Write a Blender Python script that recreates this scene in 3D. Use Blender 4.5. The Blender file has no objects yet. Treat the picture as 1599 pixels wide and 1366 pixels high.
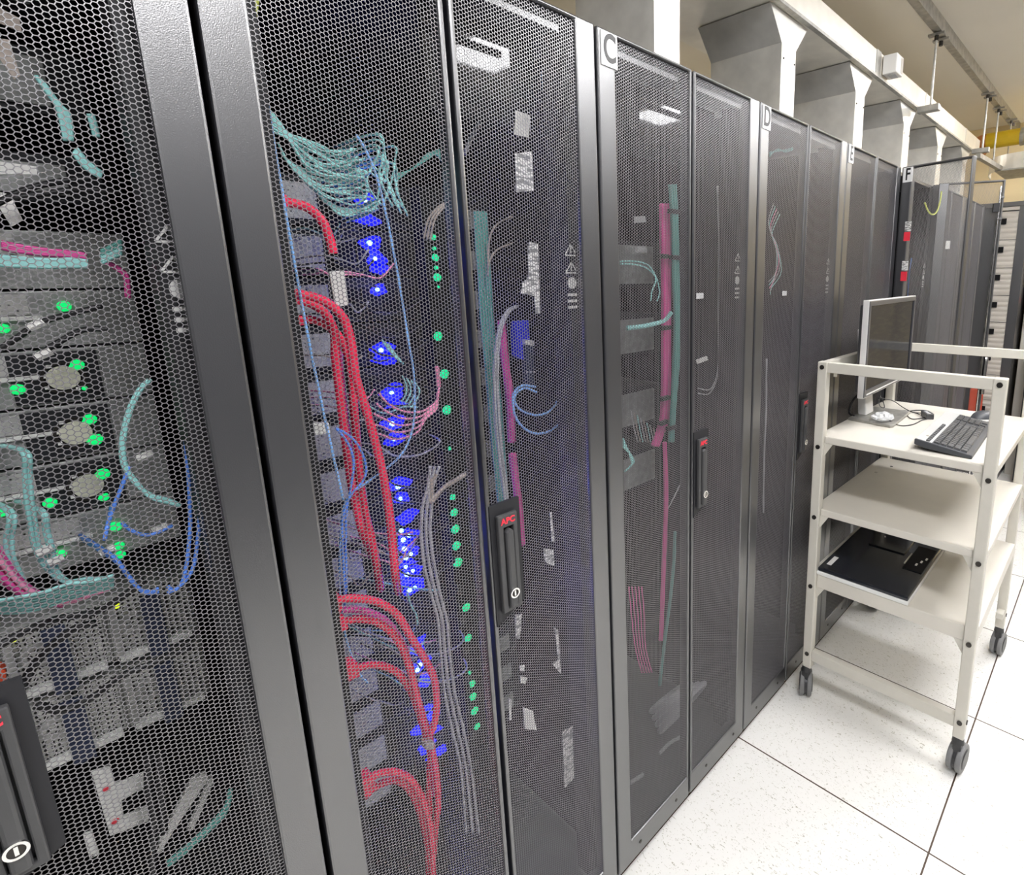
import bpy, bmesh, math, random
from mathutils import Vector, Matrix
random.seed(7)
C = bpy.context.scene.collection
SC = bpy.context.scene

# ---------------------------------------------------------------- camera, world, exposure
CAM = Vector((0.8047, -1.3856, 1.526)); YAW, PITCH, ROLL = -0.7027, -0.2019, -0.0081
FPX, PPX, PPY, WPX, HPX = 858.44, 1025.38, 609.757, 1599.0, 1366.0
_f = Vector((math.sin(YAW)*math.cos(PITCH), math.cos(YAW)*math.cos(PITCH), math.sin(PITCH)))
_r0 = Vector((math.cos(YAW), -math.sin(YAW), 0)); _u0 = _r0.cross(_f)
_r = _r0*math.cos(ROLL)+_u0*math.sin(ROLL); _u = -_r0*math.sin(ROLL)+_u0*math.cos(ROLL)
cd = bpy.data.cameras.new('camera'); cam = bpy.data.objects.new('camera', cd); C.objects.link(cam)
cam.matrix_world = Matrix(((_r.x, _u.x, -_f.x, CAM.x), (_r.y, _u.y, -_f.y, CAM.y), (_r.z, _u.z, -_f.z, CAM.z), (0, 0, 0, 1)))
cd.sensor_fit = 'HORIZONTAL'; cd.sensor_width = 36; cd.lens = FPX/WPX*36
cd.shift_x = (WPX/2-PPX)/WPX; cd.shift_y = (PPY-HPX/2)/WPX
cd.clip_start = 0.02; cd.clip_end = 60
SC.camera = cam
world = bpy.data.worlds.new('world'); SC.world = world; world.use_nodes = True
world.node_tree.nodes['Background'].inputs[0].default_value = (1.0, 0.96, 0.9, 1)
world.node_tree.nodes['Background'].inputs[1].default_value = 0.12
SC.view_settings.view_transform = 'Standard'; SC.view_settings.look = 'None'
SC.view_settings.exposure = 0.0; SC.view_settings.gamma = 1.0
LAMP = 36.0           # radiance of the ceiling lamps
LAMP_Y = (-2.4, -1.0, 0.45, 1.9, 3.3)
LAMP_X = 1.25

def pt(px, py, x):
    """the measured point of the photograph on the plane at depth x behind the doors"""
    d = _f+_r*((px-PPX)/FPX)-_u*((py-PPY)/FPX); t = (x-CAM.x)/d.x
    return CAM+d*t
def pz(px, py, z):
    d = _f+_r*((px-PPX)/FPX)-_u*((py-PPY)/FPX); t = (z-CAM.z)/d.z
    return CAM+d*t
def pyy(px, py, y):
    d = _f+_r*((px-PPX)/FPX)-_u*((py-PPY)/FPX); t = (y-CAM.y)/d.y
    return CAM+d*t

# ---------------------------------------------------------------- materials
def lin(c):
    return tuple(((v/255+0.055)/1.055)**2.4 if v/255 > 0.04045 else v/255/12.92 for v in c)
def mat(name, col, rough=0.5, metal=0.0, spec=0.5, emit=None, strength=0.0, noise=None, bump=0.0, bscale=200, coat=0.0):
    m = bpy.data.materials.new(name); m.use_nodes = True; n = m.node_tree.nodes; l = m.node_tree.links
    b = n['Principled BSDF']
    b.inputs['Base Color'].default_value = (*col, 1); b.inputs['Roughness'].default_value = rough
    b.inputs['Metallic'].default_value = metal; b.inputs['Specular IOR Level'].default_value = spec
    if coat: b.inputs['Coat Weight'].default_value = coat; b.inputs['Coat Roughness'].default_value = 0.08
    if emit: b.inputs['Emission Color'].default_value = (*emit, 1); b.inputs['Emission Strength'].default_value = strength
    tc = n.new('ShaderNodeTexCoord')
    if noise:
        sc_, amt = noise
        t = n.new('ShaderNodeTexNoise'); t.inputs['Scale'].default_value = sc_; t.inputs['Detail'].default_value = 4
        l.new(tc.outputs['Object'], t.inputs['Vector'])
        r = n.new('ShaderNodeMapRange'); r.inputs[1].default_value = 0.3; r.inputs[2].default_value = 0.7
        r.inputs[3].default_value = 1-amt; r.inputs[4].default_value = 1+amt
        l.new(t.outputs['Fac'], r.inputs[0])
        mx = n.new('ShaderNodeVectorMath'); mx.operation = 'SCALE'; mx.inputs[0].default_value = col
        l.new(r.outputs[0], mx.inputs['Scale']); l.new(mx.outputs[0], b.inputs['Base Color'])
    if bump:
        t = n.new('ShaderNodeTexNoise'); t.inputs['Scale'].default_value = bscale; l.new(tc.outputs['Object'], t.inputs['Vector'])
        bp = n.new('ShaderNodeBump'); bp.inputs['Strength'].default_value = bump; bp.inputs['Distance'].default_value = 0.002
        l.new(t.outputs['Fac'], bp.inputs['Height']); l.new(bp.outputs[0], b.inputs['Normal'])
    return m
M = {}
M['rack'] = mat('textured_black_paint', (0.020, 0.020, 0.024), 0.32, spec=0.85, bump=0.12, bscale=700)
M['rack'].node_tree.nodes['Principled BSDF'].inputs['IOR'].default_value = 2.0
M['mesh'] = mat('perforated_black_steel', (0.125, 0.118, 0.128), 0.36, spec=0.85)
M['mesh'].node_tree.nodes['Principled BSDF'].inputs['IOR'].default_value = 2.0
M['post'] = mat('rack_post_black', (0.016, 0.016, 0.018), 0.5, spec=.3)
M['inner'] = mat('rack_inner_black', (0.007, 0.007, 0.008), 0.6, spec=.15, noise=(8, .3))
M['handle'] = mat('handle_plastic', (0.05, 0.05, 0.052), 0.42, spec=0.7, bump=.05, bscale=500)
M['plate'] = mat('handle_plate_black', (0.015, 0.015, 0.018), 0.5)
M['chrome'] = mat('chrome', (0.85, 0.84, 0.82), 0.15, metal=1)
M['white_metal'] = mat('cart_cream_enamel', lin((206, 202, 191)), 0.42, noise=(30, .02))
M['shelf'] = mat('cart_shelf_cream', lin((214, 209, 198)), 0.36, noise=(12, .02))
M['steel'] = mat('galvanised_steel', (0.86, 0.85, 0.81), 0.34, metal=0.55, noise=(14, .1))
M['fascia'] = mat('bright_galvanised', (0.80, 0.77, 0.70), 0.42, metal=0.55, noise=(9, .1))
M['dull'] = mat('dull_zinc', (0.42, 0.41, 0.38), 0.45, metal=0.8, noise=(30, .2))
M['sign'] = mat('sign_white', (0.86, 0.86, 0.86), 0.55)
M['letter'] = mat('letter_gray', (0.10, 0.10, 0.10), 0.6)
M['letter_black'] = mat('letter_black', (0.012, 0.012, 0.012), 0.6)
M['red_logo'] = mat('logo_red', (0.85, 0.04, 0.07), 0.5)
M['white'] = mat('white_plastic', (0.82, 0.81, 0.78), 0.45)
M['icon'] = mat('icon_print', (0.62, 0.62, 0.60), 0.6)
M['grey_text'] = mat('label_text', (0.25, 0.25, 0.25), 0.6)
M['bolt'] = mat('dark_bolt', (0.06, 0.055, 0.05), 0.35, metal=.8)
M['rubber'] = mat('caster_black', (0.03, 0.03, 0.032), 0.4)
M['tread'] = mat('caster_grey_tread', (0.19, 0.19, 0.19), 0.55)
M['server'] = mat('server_steel_grey', (0.30, 0.31, 0.30), 0.45, metal=.3, noise=(60, .25))
M['server_dark'] = mat('server_dark', (0.015, 0.016, 0.019), 0.5, spec=.3, noise=(40, .4))
M['psu'] = mat('psu_grey', (0.4, 0.4, 0.39), 0.45, metal=.3, noise=(50, .2))
M['ledge'] = mat('light_grey_ledge', (0.8, 0.8, 0.77), 0.45)
M['fan'] = mat('fan_ivory', lin((215, 215, 195)), 0.5)
M['strap'] = mat('navy_strap', (0.02, 0.03, 0.07), 0.7)
M['teal'] = mat('cable_teal', (0.34, 0.72, 0.70), 0.4)
M['teal_dk'] = mat('cable_dark_teal', (0.10, 0.34, 0.30), 0.45)
M['blue'] = mat('cable_blue', (0.12, 0.30, 0.95), 0.4)
M['ltblue'] = mat('cable_light_blue', (0.28, 0.55, 1.0), 0.4)
M['red'] = mat('cord_red', (0.92, 0.025, 0.09), 0.4)
M['pink'] = mat('cable_magenta', (0.75, 0.07, 0.34), 0.45)
M['rose'] = mat('cable_rose', (0.95, 0.34, 0.55), 0.45)
M['grey'] = mat('cable_grey', (0.48, 0.48, 0.5), 0.45)
M['blackc'] = mat('cable_black', (0.012, 0.012, 0.014), 0.4)
M['tan'] = mat('cable_tan', (0.45, 0.38, 0.33), 0.45)
M['ygreen'] = mat('ground_wire_yellow_green', (0.55, 0.60, 0.12), 0.45)
M['green_led'] = mat('green_led', (0.01, .3, .12), 0.4, emit=(0.0, 0.85, 0.16), strength=.9)
M['teal_led'] = mat('teal_green_led', (0.01, .3, .2), 0.4, emit=(0.0, 0.85, 0.28), strength=.9)
M['yellow_led'] = mat('yellow_led', (0.3, .3, .02), 0.4, emit=(0.75, 0.9, 0.02), strength=1.0)
M['blue_led'] = mat('blue_led', (0.02, .05, .4), 0.4, emit=(0.15, 0.35, 1.0), strength=12)
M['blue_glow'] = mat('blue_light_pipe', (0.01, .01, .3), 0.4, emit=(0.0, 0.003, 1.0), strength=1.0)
M['blue_plug'] = mat('blue_plug', (0.02, 0.03, 0.75), 0.4)
M['orange'] = mat('orange_plastic', lin((205, 75, 40)), 0.5)
M['yellow'] = mat('yellow_pipe_wrap', lin((205, 172, 30)), 0.45, noise=(10, .1))
M['brown'] = mat('brown_pipe_end', lin((170, 105, 45)), 0.5)
M['silver'] = mat('monitor_silver', (0.74, 0.73, 0.72), 0.4, metal=.2)
M['bezel'] = mat('monitor_bezel', (0.06, 0.06, 0.065), 0.35)
M['screen'] = mat('dark_screen', (0.012, 0.014, 0.02), 0.13, spec=.6)
M['gloss'] = mat('glossy_black_plate', (0.006, 0.006, 0.007), 0.04, spec=.6, bump=.03, bscale=14)
M['strip'] = mat('keyboard_pale_strip', (0.5, 0.5, 0.49), 0.4)
M['grey_sticker'] = mat('grey_sticker', (0.30, 0.30, 0.30), 0.6, noise=(300, .3))
M['keycap'] = mat('keycap_charcoal', (0.07, 0.072, 0.075), 0.4, noise=(260, .7))
M['kbody'] = mat('keyboard_body', (0.055, 0.058, 0.065), 0.45)
M['legend'] = mat('key_legend', (0.6, 0.6, 0.6), 0.5)
M['bag'] = mat('clear_crumpled_bag', (0.75, 0.76, 0.76), 0.15)
M['bag'].node_tree.nodes['Principled BSDF'].inputs['Alpha'].default_value = 0.55
M['ceil'] = mat('ceiling_beige_paint', lin((224, 218, 206)), 0.8, noise=(3, .02))
M['wall'] = mat('wall_cream_paint', lin((222, 205, 165)), 0.75, noise=(4, .03))
M['wall_dark'] = mat('wall_charcoal', (0.05, 0.05, 0.05), 0.7)
M['cab'] = mat('cabinet_pale_grey', lin((196, 190, 180)), 0.5)
M['diffuser'] = mat('lamp_diffuser', (0.9, 0.9, 0.9), 0.5, emit=(0.985, 0.98, 1.0), strength=LAMP)

def panel_mat():
    """dull rear-panel grey with a grid of punched vent holes"""
    m = mat('vented_panel', (0.30, 0.30, 0.29), 0.45, metal=.3); n = m.node_tree.nodes; l = m.node_tree.links
    b = n['Principled BSDF']; tc = n.new('ShaderNodeTexCoord')
    mp = n.new('ShaderNodeMapping'); mp.inputs['Scale'].default_value = (150, 150, 150); l.new(tc.outputs['Object'], mp.inputs[0])
    v = n.new('ShaderNodeTexVoronoi'); v.inputs['Scale'].default_value = 1.0; v.inputs['Randomness'].default_value = 0.15
    l.new(mp.outputs[0], v.inputs['Vector'])
    r = n.new('ShaderNodeValToRGB'); r.color_ramp.elements[0].position = .32; r.color_ramp.elements[0].color = (.012, .012, .012, 1)
    r.color_ramp.elements[1].position = .40; r.color_ramp.elements[1].color = (.5, .5, .48, 1)
    l.new(v.outputs['Distance'], r.inputs[0]); l.new(r.outputs[0], b.inputs['Base Color'])
    return m
M['vent'] = panel_mat()
def label_mat():
    """white paper with rows of grey print"""
    m = mat('printed_label', (0.8, 0.79, 0.77), 0.6); n = m.node_tree.nodes; l = m.node_tree.links
    b = n['Principled BSDF']; tc = n.new('ShaderNodeTexCoord')
    mp = n.new('ShaderNodeMapping'); mp.inputs['Scale'].default_value = (60, 60, 260); l.new(tc.outputs['Object'], mp.inputs[0])
    t = n.new('ShaderNodeTexNoise'); t.inputs['Scale'].default_value = 1.0; t.inputs['Detail'].default_value = 3; l.new(mp.outputs[0], t.inputs['Vector'])
    r = n.new('ShaderNodeValToRGB'); r.color_ramp.elements[0].position = .44; r.color_ramp.elements[0].color = (.22, .22, .22, 1)
    r.color_ramp.elements[1].position = .52; r.color_ramp.elements[1].color = (.8, .79, .77, 1)
    l.new(t.outputs['Fac'], r.inputs[0]); l.new(r.outputs[0], b.inputs['Base Color'])
    return m
M['label'] = label_mat()
def floor_mat():
    m = mat('floor_tile_white_flecked', (0.8, 0.8, 0.8), 0.32, spec=.5); n = m.node_tree.nodes; l = m.node_tree.links
    b = n['Principled BSDF']; tc = n.new('ShaderNodeTexCoord'); sx = n.new('ShaderNodeSeparateXYZ'); l.new(tc.outputs['Object'], sx.inputs[0])
    def mth(op, a, bb=None):
        q = n.new('ShaderNodeMath'); q.operation = op
        for i, v in enumerate((a, bb)):
            if v is None: continue
            if isinstance(v, (int, float)): q.inputs[i].default_value = v
            else: l.new(v, q.inputs[i])
        return q.outputs[0]
    def seam(o, off):
        a = mth('ADD', o, off+60.0); a = mth('DIVIDE', a, 0.6); a = mth('FRACT', a)
        a = mth('SUBTRACT', a, 0.5); a = mth('ABSOLUTE', a)
        return mth('GREATER_THAN', a, 0.5-0.0023/0.6)
    s = mth('MAXIMUM', seam(sx.outputs[0], 0.02), seam(sx.outputs[1], 0.0))
    mp = n.new('ShaderNodeMapping'); mp.inputs['Scale'].default_value = (90, 180, 1); mp.inputs['Rotation'].default_value = (0, 0, .6); l.new(tc.outputs['Object'], mp.inputs[0])
    t = n.new('ShaderNodeTexNoise'); t.inputs['Scale'].default_value = 1.0; t.inputs['Detail'].default_value = 2; t.inputs['Distortion'].default_value = 1.5; l.new(mp.outputs[0], t.inputs['Vector'])
    r = n.new('ShaderNodeValToRGB'); r.color_ramp.elements[0].position = .63; r.color_ramp.elements[0].color = (.84, .828, .79, 1)
    r.color_ramp.elements[1].position = .68; r.color_ramp.elements[1].color = (.46, .44, .36, 1)
    l.new(t.outputs['Fac'], r.inputs[0])
    mx = n.new('ShaderNodeMix'); mx.data_type = 'RGBA'; l.new(s, mx.inputs[0]); l.new(r.outputs[0], mx.inputs[6]); mx.inputs[7].default_value = (.06, .035, .02, 1)
    l.new(mx.outputs[2], b.inputs['Base Color'])
    return m
M['floor'] = floor_mat()
def screen_mat():
    m = mat('screen_with_text', (0.008, 0.009, 0.012), 0.14, spec=.06); n = m.node_tree.nodes; l = m.node_tree.links
    b = n['Principled BSDF']; tc = n.new('ShaderNodeTexCoord')
    mp = n.new('ShaderNodeMapping'); mp.inputs['Scale'].default_value = (1, 14, 90); l.new(tc.outputs['Object'], mp.inputs[0])
    t = n.new('ShaderNodeTexNoise'); t.inputs['Scale'].default_value = 1.0; t.inputs['Detail'].default_value = 3; l.new(mp.outputs[0], t.inputs['Vector'])
    r = n.new('ShaderNodeValToRGB'); r.color_ramp.elements[0].position = .5; r.color_ramp.elements[0].color = (.016, .02, .04, 1)
    r.color_ramp.elements[1].position = .62; r.color_ramp.elements[1].color = (.06, .065, .06, 1)
    l.new(t.outputs['Fac'], r.inputs[0]); l.new(r.outputs[0], b.inputs['Emission Color']); b.inputs['Emission Strength'].default_value = .2
    return m
M['screen_on'] = screen_mat()

# ---------------------------------------------------------------- mesh helpers
class MB:
    def __init__(s, o=(0, 0, 0)): s.v = []; s.f = []; s.o = Vector(o)
    def add(s, vs, fs):
        b = len(s.v); s.v += [tuple(Vector(v)-s.o) for v in vs]; s.f += [tuple(i+b for i in f) for f in fs]; return s
    def box(s, x0, x1, y0, y1, z0, z1):
        v = [(x, y, z) for x in (x0, x1) for y in (y0, y1) for z in (z0, z1)]
        return s.add(v, [(0, 1, 3, 2), (4, 6, 7, 5), (0, 4, 5, 1), (2, 3, 7, 6), (0, 2, 6, 4), (1, 5, 7, 3)])
    def prism(s, poly, axis, a, b):
        n = len(poly)
        def P(p, t):
            return (t, p[0], p[1]) if axis == 'x' else (p[0], t, p[1]) if axis == 'y' else (p[0], p[1], t)
        v = [P(p, a) for p in poly]+[P(p, b) for p in poly]
        return s.add(v, [tuple(range(n))[::-1], tuple(range(n, 2*n))]+[(i, (i+1) % n, n+(i+1) % n, n+i) for i in range(n)])
    def ring(s, y0, y1, z0, z1, iy0, iy1, iz0, iz1, x0, x1):
        """flat picture-frame in the y-z plane, thickness x0..x1"""
        v = []
        for x in (x0, x1):
            v += [(x, y0, z0), (x, y1, z0), (x, y1, z1), (x, y0, z1), (x, iy0, iz0), (x, iy1, iz0), (x, iy1, iz1), (x, iy0, iz1)]
        f = []
        for i in range(4):
            j = (i+1) % 4
            f += [(i, i+4, j+4, j), (8+i, 8+j, 12+j, 12+i), (i, j, 8+j, 8+i), (4+i, 12+i, 12+j, 4+j)]
        return s.add(v, f)
    def cyl(s, c, ax, r, h, seg=20, r2=None):
        c = Vector(c); ax = Vector(ax).normalized(); a = ax.orthogonal().normalized(); b = ax.cross(a); r2 = r if r2 is None else r2
        v = [c+(a*math.cos(2*math.pi*i/seg)+b*math.sin(2*math.pi*i/seg))*r for i in range(seg)]
        v += [c+ax*h+(a*math.cos(2*math.pi*i/seg)+b*math.sin(2*math.pi*i/seg))*r2 for i in range(seg)]
        return s.add(v, [tuple(range(seg))[::-1], tuple(range(seg, 2*seg))]+[(i, (i+1) % seg, seg+(i+1) % seg, seg+i) for i in range(seg)])
    def washer(s, c, ax, r, ri, h, seg=24):
        c = Vector(c); ax = Vector(ax).normalized(); a = ax.orthogonal().normalized(); b = ax.cross(a); v = []
        for hh in (0, h):
            for rr in (r, ri):
                v += [c+ax*hh+(a*math.cos(2*math.pi*i/seg)+b*math.sin(2*math.pi*i/seg))*rr for i in range(seg)]
        f = []
        for i in range(seg):
            j = (i+1) % seg
            f += [(i, j, seg+j, seg+i), (2*seg+i, 3*seg+i, 3*seg+j, 2*seg+j), (i, 2*seg+i, 2*seg+j, j), (seg+i, seg+j, 3*seg+j, 3*seg+i)]
        return s.add(v, f)
    def tube(s, pts, r, seg=8):
        P = [Vector(p) for p in pts]; n = len(P); v = []; prev = None
        for i, p in enumerate(P):
            t = (P[min(i+1, n-1)]-P[max(i-1, 0)]); t = t.normalized() if t.length > 1e-9 else Vector((0, 0, 1))
            a = t.orthogonal().normalized() if prev is None else (prev-t*prev.dot(t)).normalized()
            prev = a; b = t.cross(a)
            v += [p+(a*math.cos(2*math.pi*k/seg)+b*math.sin(2*math.pi*k/seg))*r for k in range(seg)]
        f = [(i*seg+k, i*seg+(k+1) % seg, (i+1)*seg+(k+1) % seg, (i+1)*seg+k) for i in range(n-1) for k in range(seg)]
        f += [tuple(range(seg))[::-1], tuple(range((n-1)*seg, n*seg))]
        return s.add(v, f)
    def build(s, name, m, parent=None, bevel=0.0, smooth=False, seg=2):
        me = bpy.data.meshes.new(name); me.from_pydata(s.v, [], s.f); me.update()
        bm = bmesh.new(); bm.from_mesh(me)
        bmesh.ops.recalc_face_normals(bm, faces=bm.faces)
        if bevel:
            ed = [e for e in bm.edges if len(e.link_faces) == 2 and e.calc_face_angle(0) > 0.5]
            bmesh.ops.bevel(bm, geom=ed, offset=bevel, segments=seg, affect='EDGES', profile=0.5, clamp_overlap=True)
        bm.to_mesh(me); bm.free()
        if smooth:
            for p in me.polygons: p.use_smooth = True
        me.materials.append(m if not isinstance(m, str) else M[m])
        o = bpy.data.objects.new(name, me); C.objects.link(o)
        if parent: o.parent = parent
        return o
def smooth_path(pts, sub=6):
    P = [Vector(p) for p in pts]
    if len(P) < 3: return P
    out = []
    for i in range(len(P)-1):
        p0 = P[max(i-1, 0)]; p1 = P[i]; p2 = P[i+1]; p3 = P[min(i+2, len(P)-1)]
        for k in range(sub):
            t = k/sub
            out.append(0.5*((2*p1)+(-p0+p2)*t+(2*p0-5*p1+4*p2-p3)*t*t+(-p0+3*p1-3*p2+p3)*t**3))
    return out+[P[-1]]
def tag(o, label=None, cat=None, group=None, kind=None):
    if label: o['label'] = label
    if cat: o['category'] = cat
    if group: o['group'] = group
    if kind: o['kind'] = kind
    return o
def thing(name, label, cat, loc=(0, 0, 0), rz=0.0, group=None):
    o = bpy.data.objects.new(name, None); C.objects.link(o); o.empty_display_size = .05
    o.location = loc; o.rotation_euler = (0, 0, rz)
    return tag(o, label, cat, group)
def dup(root, loc=None, label=None, group=None, parent=None):
    r = root.copy(); C.objects.link(r)
    if parent: r.parent = parent
    if loc is not None: r.location = loc
    if label: r['label'] = label
    if group: r['group'] = group
    for ch in root.children:
        dup(ch, parent=r)
    return r
_tc = {}
def text_obj(s, size, m, name, parent=None, loc=(0, 0, 0), ext=0.0006, stretch=1.0, bold=0.0):
    """lettering facing +x, reading towards +y; loc is the centre of the text"""
    key = (s, size, ext, bold)
    if key not in _tc:
        cu = bpy.data.curves.new('text', 'FONT'); cu.body = s; cu.size = size; cu.extrude = ext; cu.align_x = 'CENTER'; cu.align_y = 'CENTER'; cu.offset = bold
        ob = bpy.data.objects.new('text', cu); C.objects.link(ob)
        dg = bpy.context.evaluated_depsgraph_get(); dg.update()
        me = bpy.data.meshes.new_from_object(ob.evaluated_get(dg)); C.objects.unlink(ob); bpy.data.objects.remove(ob); bpy.data.curves.remove(cu)
        for v in me.vertices:
            a, b, c = v.co; v.co = (c, a*stretch, b)
        me.materials.clear(); me.materials.append(M[m]); _tc[key] = me
    o = bpy.data.objects.new(name, _tc[key]); C.objects.link(o); o.location = loc
    if parent: o.parent = parent
    return o
def struct(o): o['kind'] = 'structure'; return o

# ---------------------------------------------------------------- room shell
struct(MB().box(-2.6, 3.0, -3.2, 4.1, -0.08, 0).build('floor', 'floor'))
struct(MB().box(-2.6, 3.0, -3.2, 4.1, 2.68, 2.78).build('ceiling', 'ceil'))
struct(MB().box(-2.6, 3.0, 3.95, 4.05, 0, 2.68).build('wall_far', 'wall'))
wl = MB(); wl.box(-2.3, -2.2, -3.2, 3.95, 0, 2.68); struct(wl.build('wall_left', 'wall'))
for i, zz in enumerate((1.6, 2.15, 2.42)):
    struct(MB().box(-2.2, -2.194, -3.1, 3.9, zz, zz+.008).build('trim_%d' % (i+1), 'brown'))
struct(MB().box(-2.2, -2.194, 1.3, 1.308, 1.0, 2.42).build('trim_4', 'brown'))
struct(MB().box(2.3, 2.4, -3.2, 3.95, 0, 2.68).build('wall_right', 'wall_dark'))  # unseen dark stand-in for the racks opposite, keeps door reflections dark
struct(MB().box(-2.2, 2.3, -3.1, -3.0, 0, 2.68).build('wall_near', 'wall_dark'))

# ---------------------------------------------------------------- ceiling lamps (outside the frame, the room's own light)
for k, y in enumerate(LAMP_Y):
    t = thing('ceiling_light', ['bright rectangular ceiling panel light over the near end of the aisle', 'bright rectangular ceiling panel light above the rack of red cords', 'bright rectangular ceiling panel light above the third rack of the row',
        'bright rectangular ceiling panel light above the white cart', 'bright rectangular ceiling panel light at the far end of the aisle'][k], 'ceiling light', (LAMP_X, y, 2.68), group='aisle ceiling lights')
    MB().box(-.62, .62, -.17, .17, -.012, -.001).build('housing', 'white', t, bevel=.002)
    MB().box(-.60, .60, -.15, .15, -.022, -.0125).build('diffuser', 'diffuser', t)

for k, y in enumerate((0.9, 2.6)):  # unseen lamps added to lighten the wall and ducts behind the racks
    t = thing('ceiling_light', ['rectangular ceiling panel light in the aisle behind the racks, nearer one', 'rectangular ceiling panel light in the aisle behind the racks, farther one'][k], 'ceiling light', (-1.62, y, 2.68), group='ceiling lights behind the racks')
    MB().box(-.32, .32, -.17, .17, -.012, -.001).build('housing', 'white', t, bevel=.002)
    MB().box(-.30, .30, -.15, .15, -.022, -.0125).build('diffuser', 'diffuser', t)

# ---------------------------------------------------------------- rack builder
H = 1.982; ZB = 0.035
def perf_mesh(w, h, pitch=0.0057, hole=0.86, th=0.0008):
    """sheet of w (y) by h (z) fully pierced with staggered flat-topped hexagonal holes"""
    cx = pitch*math.sqrt(3)/2; R = pitch/math.sqrt(3); ri = R*hole
    nc = int(w/cx); nr = int(h/pitch)-1
    vd = {}; V = []; F = []
    def gv(x, y, z):
        k = (round(y*20000), round(z*20000), x > -th/2-0.0005)
        if k not in vd: vd[k] = len(V); V.append((x, y, z))
        return vd[k]
    ang = [math.pi/3*k for k in range(6)]
    cs = [(math.cos(a), math.sin(a)) for a in ang]
    sx = w/nc/cx
    for c in range(nc):
        y = (c+.5)*cx*sx
        for r_ in range(nr):
            z = (r_+.5+(.5 if c % 2 else 0))*pitch+.002
            of = [gv(0.0, y+R*a*sx, z+R*b) for a, b in cs]
            b0 = len(V)
            V.extend([(0.0, y+ri*a*sx, z+ri*b) for a, b in cs])
            V.extend([(-th, y+ri*a*sx, z+ri*b) for a, b in cs])
            for k in range(6):
                j = (k+1) % 6
                F.append((of[k], of[j], b0+j, b0+k))
                F.append((b0+k, b0+j, b0+6+j, b0+6+k))
    me = bpy.data.meshes.new('perforated_panel'); me.from_pydata(V, [], F); me.update(); me.materials.append(M['mesh'])
    return me
LW = 0.2925; STILE = 0.047; CST = 0.009; MZ0, MZ1 = 0.103, 1.974
PERF = perf_mesh(LW-STILE-CST, MZ1-MZ0)
def door(rack, side, hinge_y, with_handle, angle=0.0, sticker=None, sign=None):
    s = 1 if side == 'left' else -1
    y0, y1 = (0, LW) if s > 0 else (-LW, 0)
    iy0, iy1 = (STILE, LW-CST) if s > 0 else (-LW+CST, -STILE)
    d = MB().ring(y0, y1, ZB, H, iy0, iy1, MZ0, MZ1, -.028, 0).build('door', 'rack', rack, bevel=.0035)
    d.location = (0, hinge_y, 0); d.rotation_euler = (0, 0, angle)
    p = bpy.data.objects.new('perforated_panel', PERF); C.objects.link(p); p.parent = d; p.location = (-.0035, iy0, MZ0)
    if not angle: MB().box(-.022, -.010, iy0+.012, iy1-.03, 1.948, 1.958).build('stiffener', 'rack', d)
    for yy in ((y0+.08, y1-.06)):
        MB().cyl((-.0005, yy, .07), (1, 0, 0), .0045, .002, 12).build('screw', 'bolt', d)
    if with_handle:
        a = -LW+.004; e = -LW+.066
        MB().prism([(a, .905), (e, .935), (e, 1.138), (a, 1.138)], 'x', -.004, .003).build('handle_plate', 'plate', d)
        ya, yb = -LW+.014, -LW+.054
        MB().ring(ya, yb, .930, 1.118, ya+.011, yb-.009, .938, 1.094, .003, .012).build('handle_frame', 'handle', d, bevel=.002)
        MB().prism([(ya+.013, .936), (yb-.011, .936), (yb-.011, 1.085), (ya+.021, 1.092), (ya+.013, 1.085)], 'x', .003, .017).build('handle', 'handle', d, bevel=.004)
        MB().washer((.017, ya+.021, .966), (1, 0, 0), .0095, .0068, .003).build('lock_ring', 'chrome', d)
        MB().cyl((.017, ya+.021, .966), (1, 0, 0), .0068, .0015, 20).build('lock_cylinder', 'bolt', d)
        MB().box(.0185, .0195, ya+.0195, ya+.0225, .961, .971).build('keyhole', 'chrome', d)
        text_obj('APC', .0155, 'red_logo', 'logo', d, (.0125, (ya+yb)/2, 1.106), bold=.0004)
    if sign:
        MB().box(.0, .0022, .008, .050, 1.918, 1.977).build('letter_sign', 'sign', d)
        text_obj(sign, .068, 'letter' if sign != 'F' else 'letter_black', 'letter', d, (.0026, .0295, 1.9475), stretch=.72, bold=.0012)
    if sticker:
        yy, zz = sticker
        MB().box(0, .0008, yy, yy+.03, zz, zz+.014).build('sticker', 'grey_sticker', d)
    return d
def icons(parent, y, z):
    """printed column of warning icons on the rear post"""
    b = MB()
    def tri(zc, k=1):
        h = .020
        for a, c in (((-.015, 0), (0, h)), ((0, h), (.015, 0)), ((-.015, 0), (.015, 0)), ((0, .004), (0, h))):
            p = Vector((0, y+a[0], zc+a[1])); q = Vector((0, y+c[0], zc+c[1])); t = (q-p).normalized(); nn = Vector((0, -t.z, t.y))*.0013
            b.add([p+nn+Vector((-.0215, 0, 0)), q+nn+Vector((-.0215, 0, 0)), q-nn+Vector((-.0215, 0, 0)), p-nn+Vector((-.0215, 0, 0))], [(0, 1, 2, 3)])
    tri(z+.055); tri(z+.022)
    b.cyl((-.0225, y, z+.003), (1, 0, 0), .011, .001, 16)
    for k in range(3): b.box(-.0225, -.0215, y-.011, y+.011, z-.022-k*.012, z-.017-k*.012)
    return b.build('warning_icons', 'icon', parent)
RY = [-1.8, -1.2, -.6, 0, .6, 1.2, 1.8, 2.4]
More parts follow.
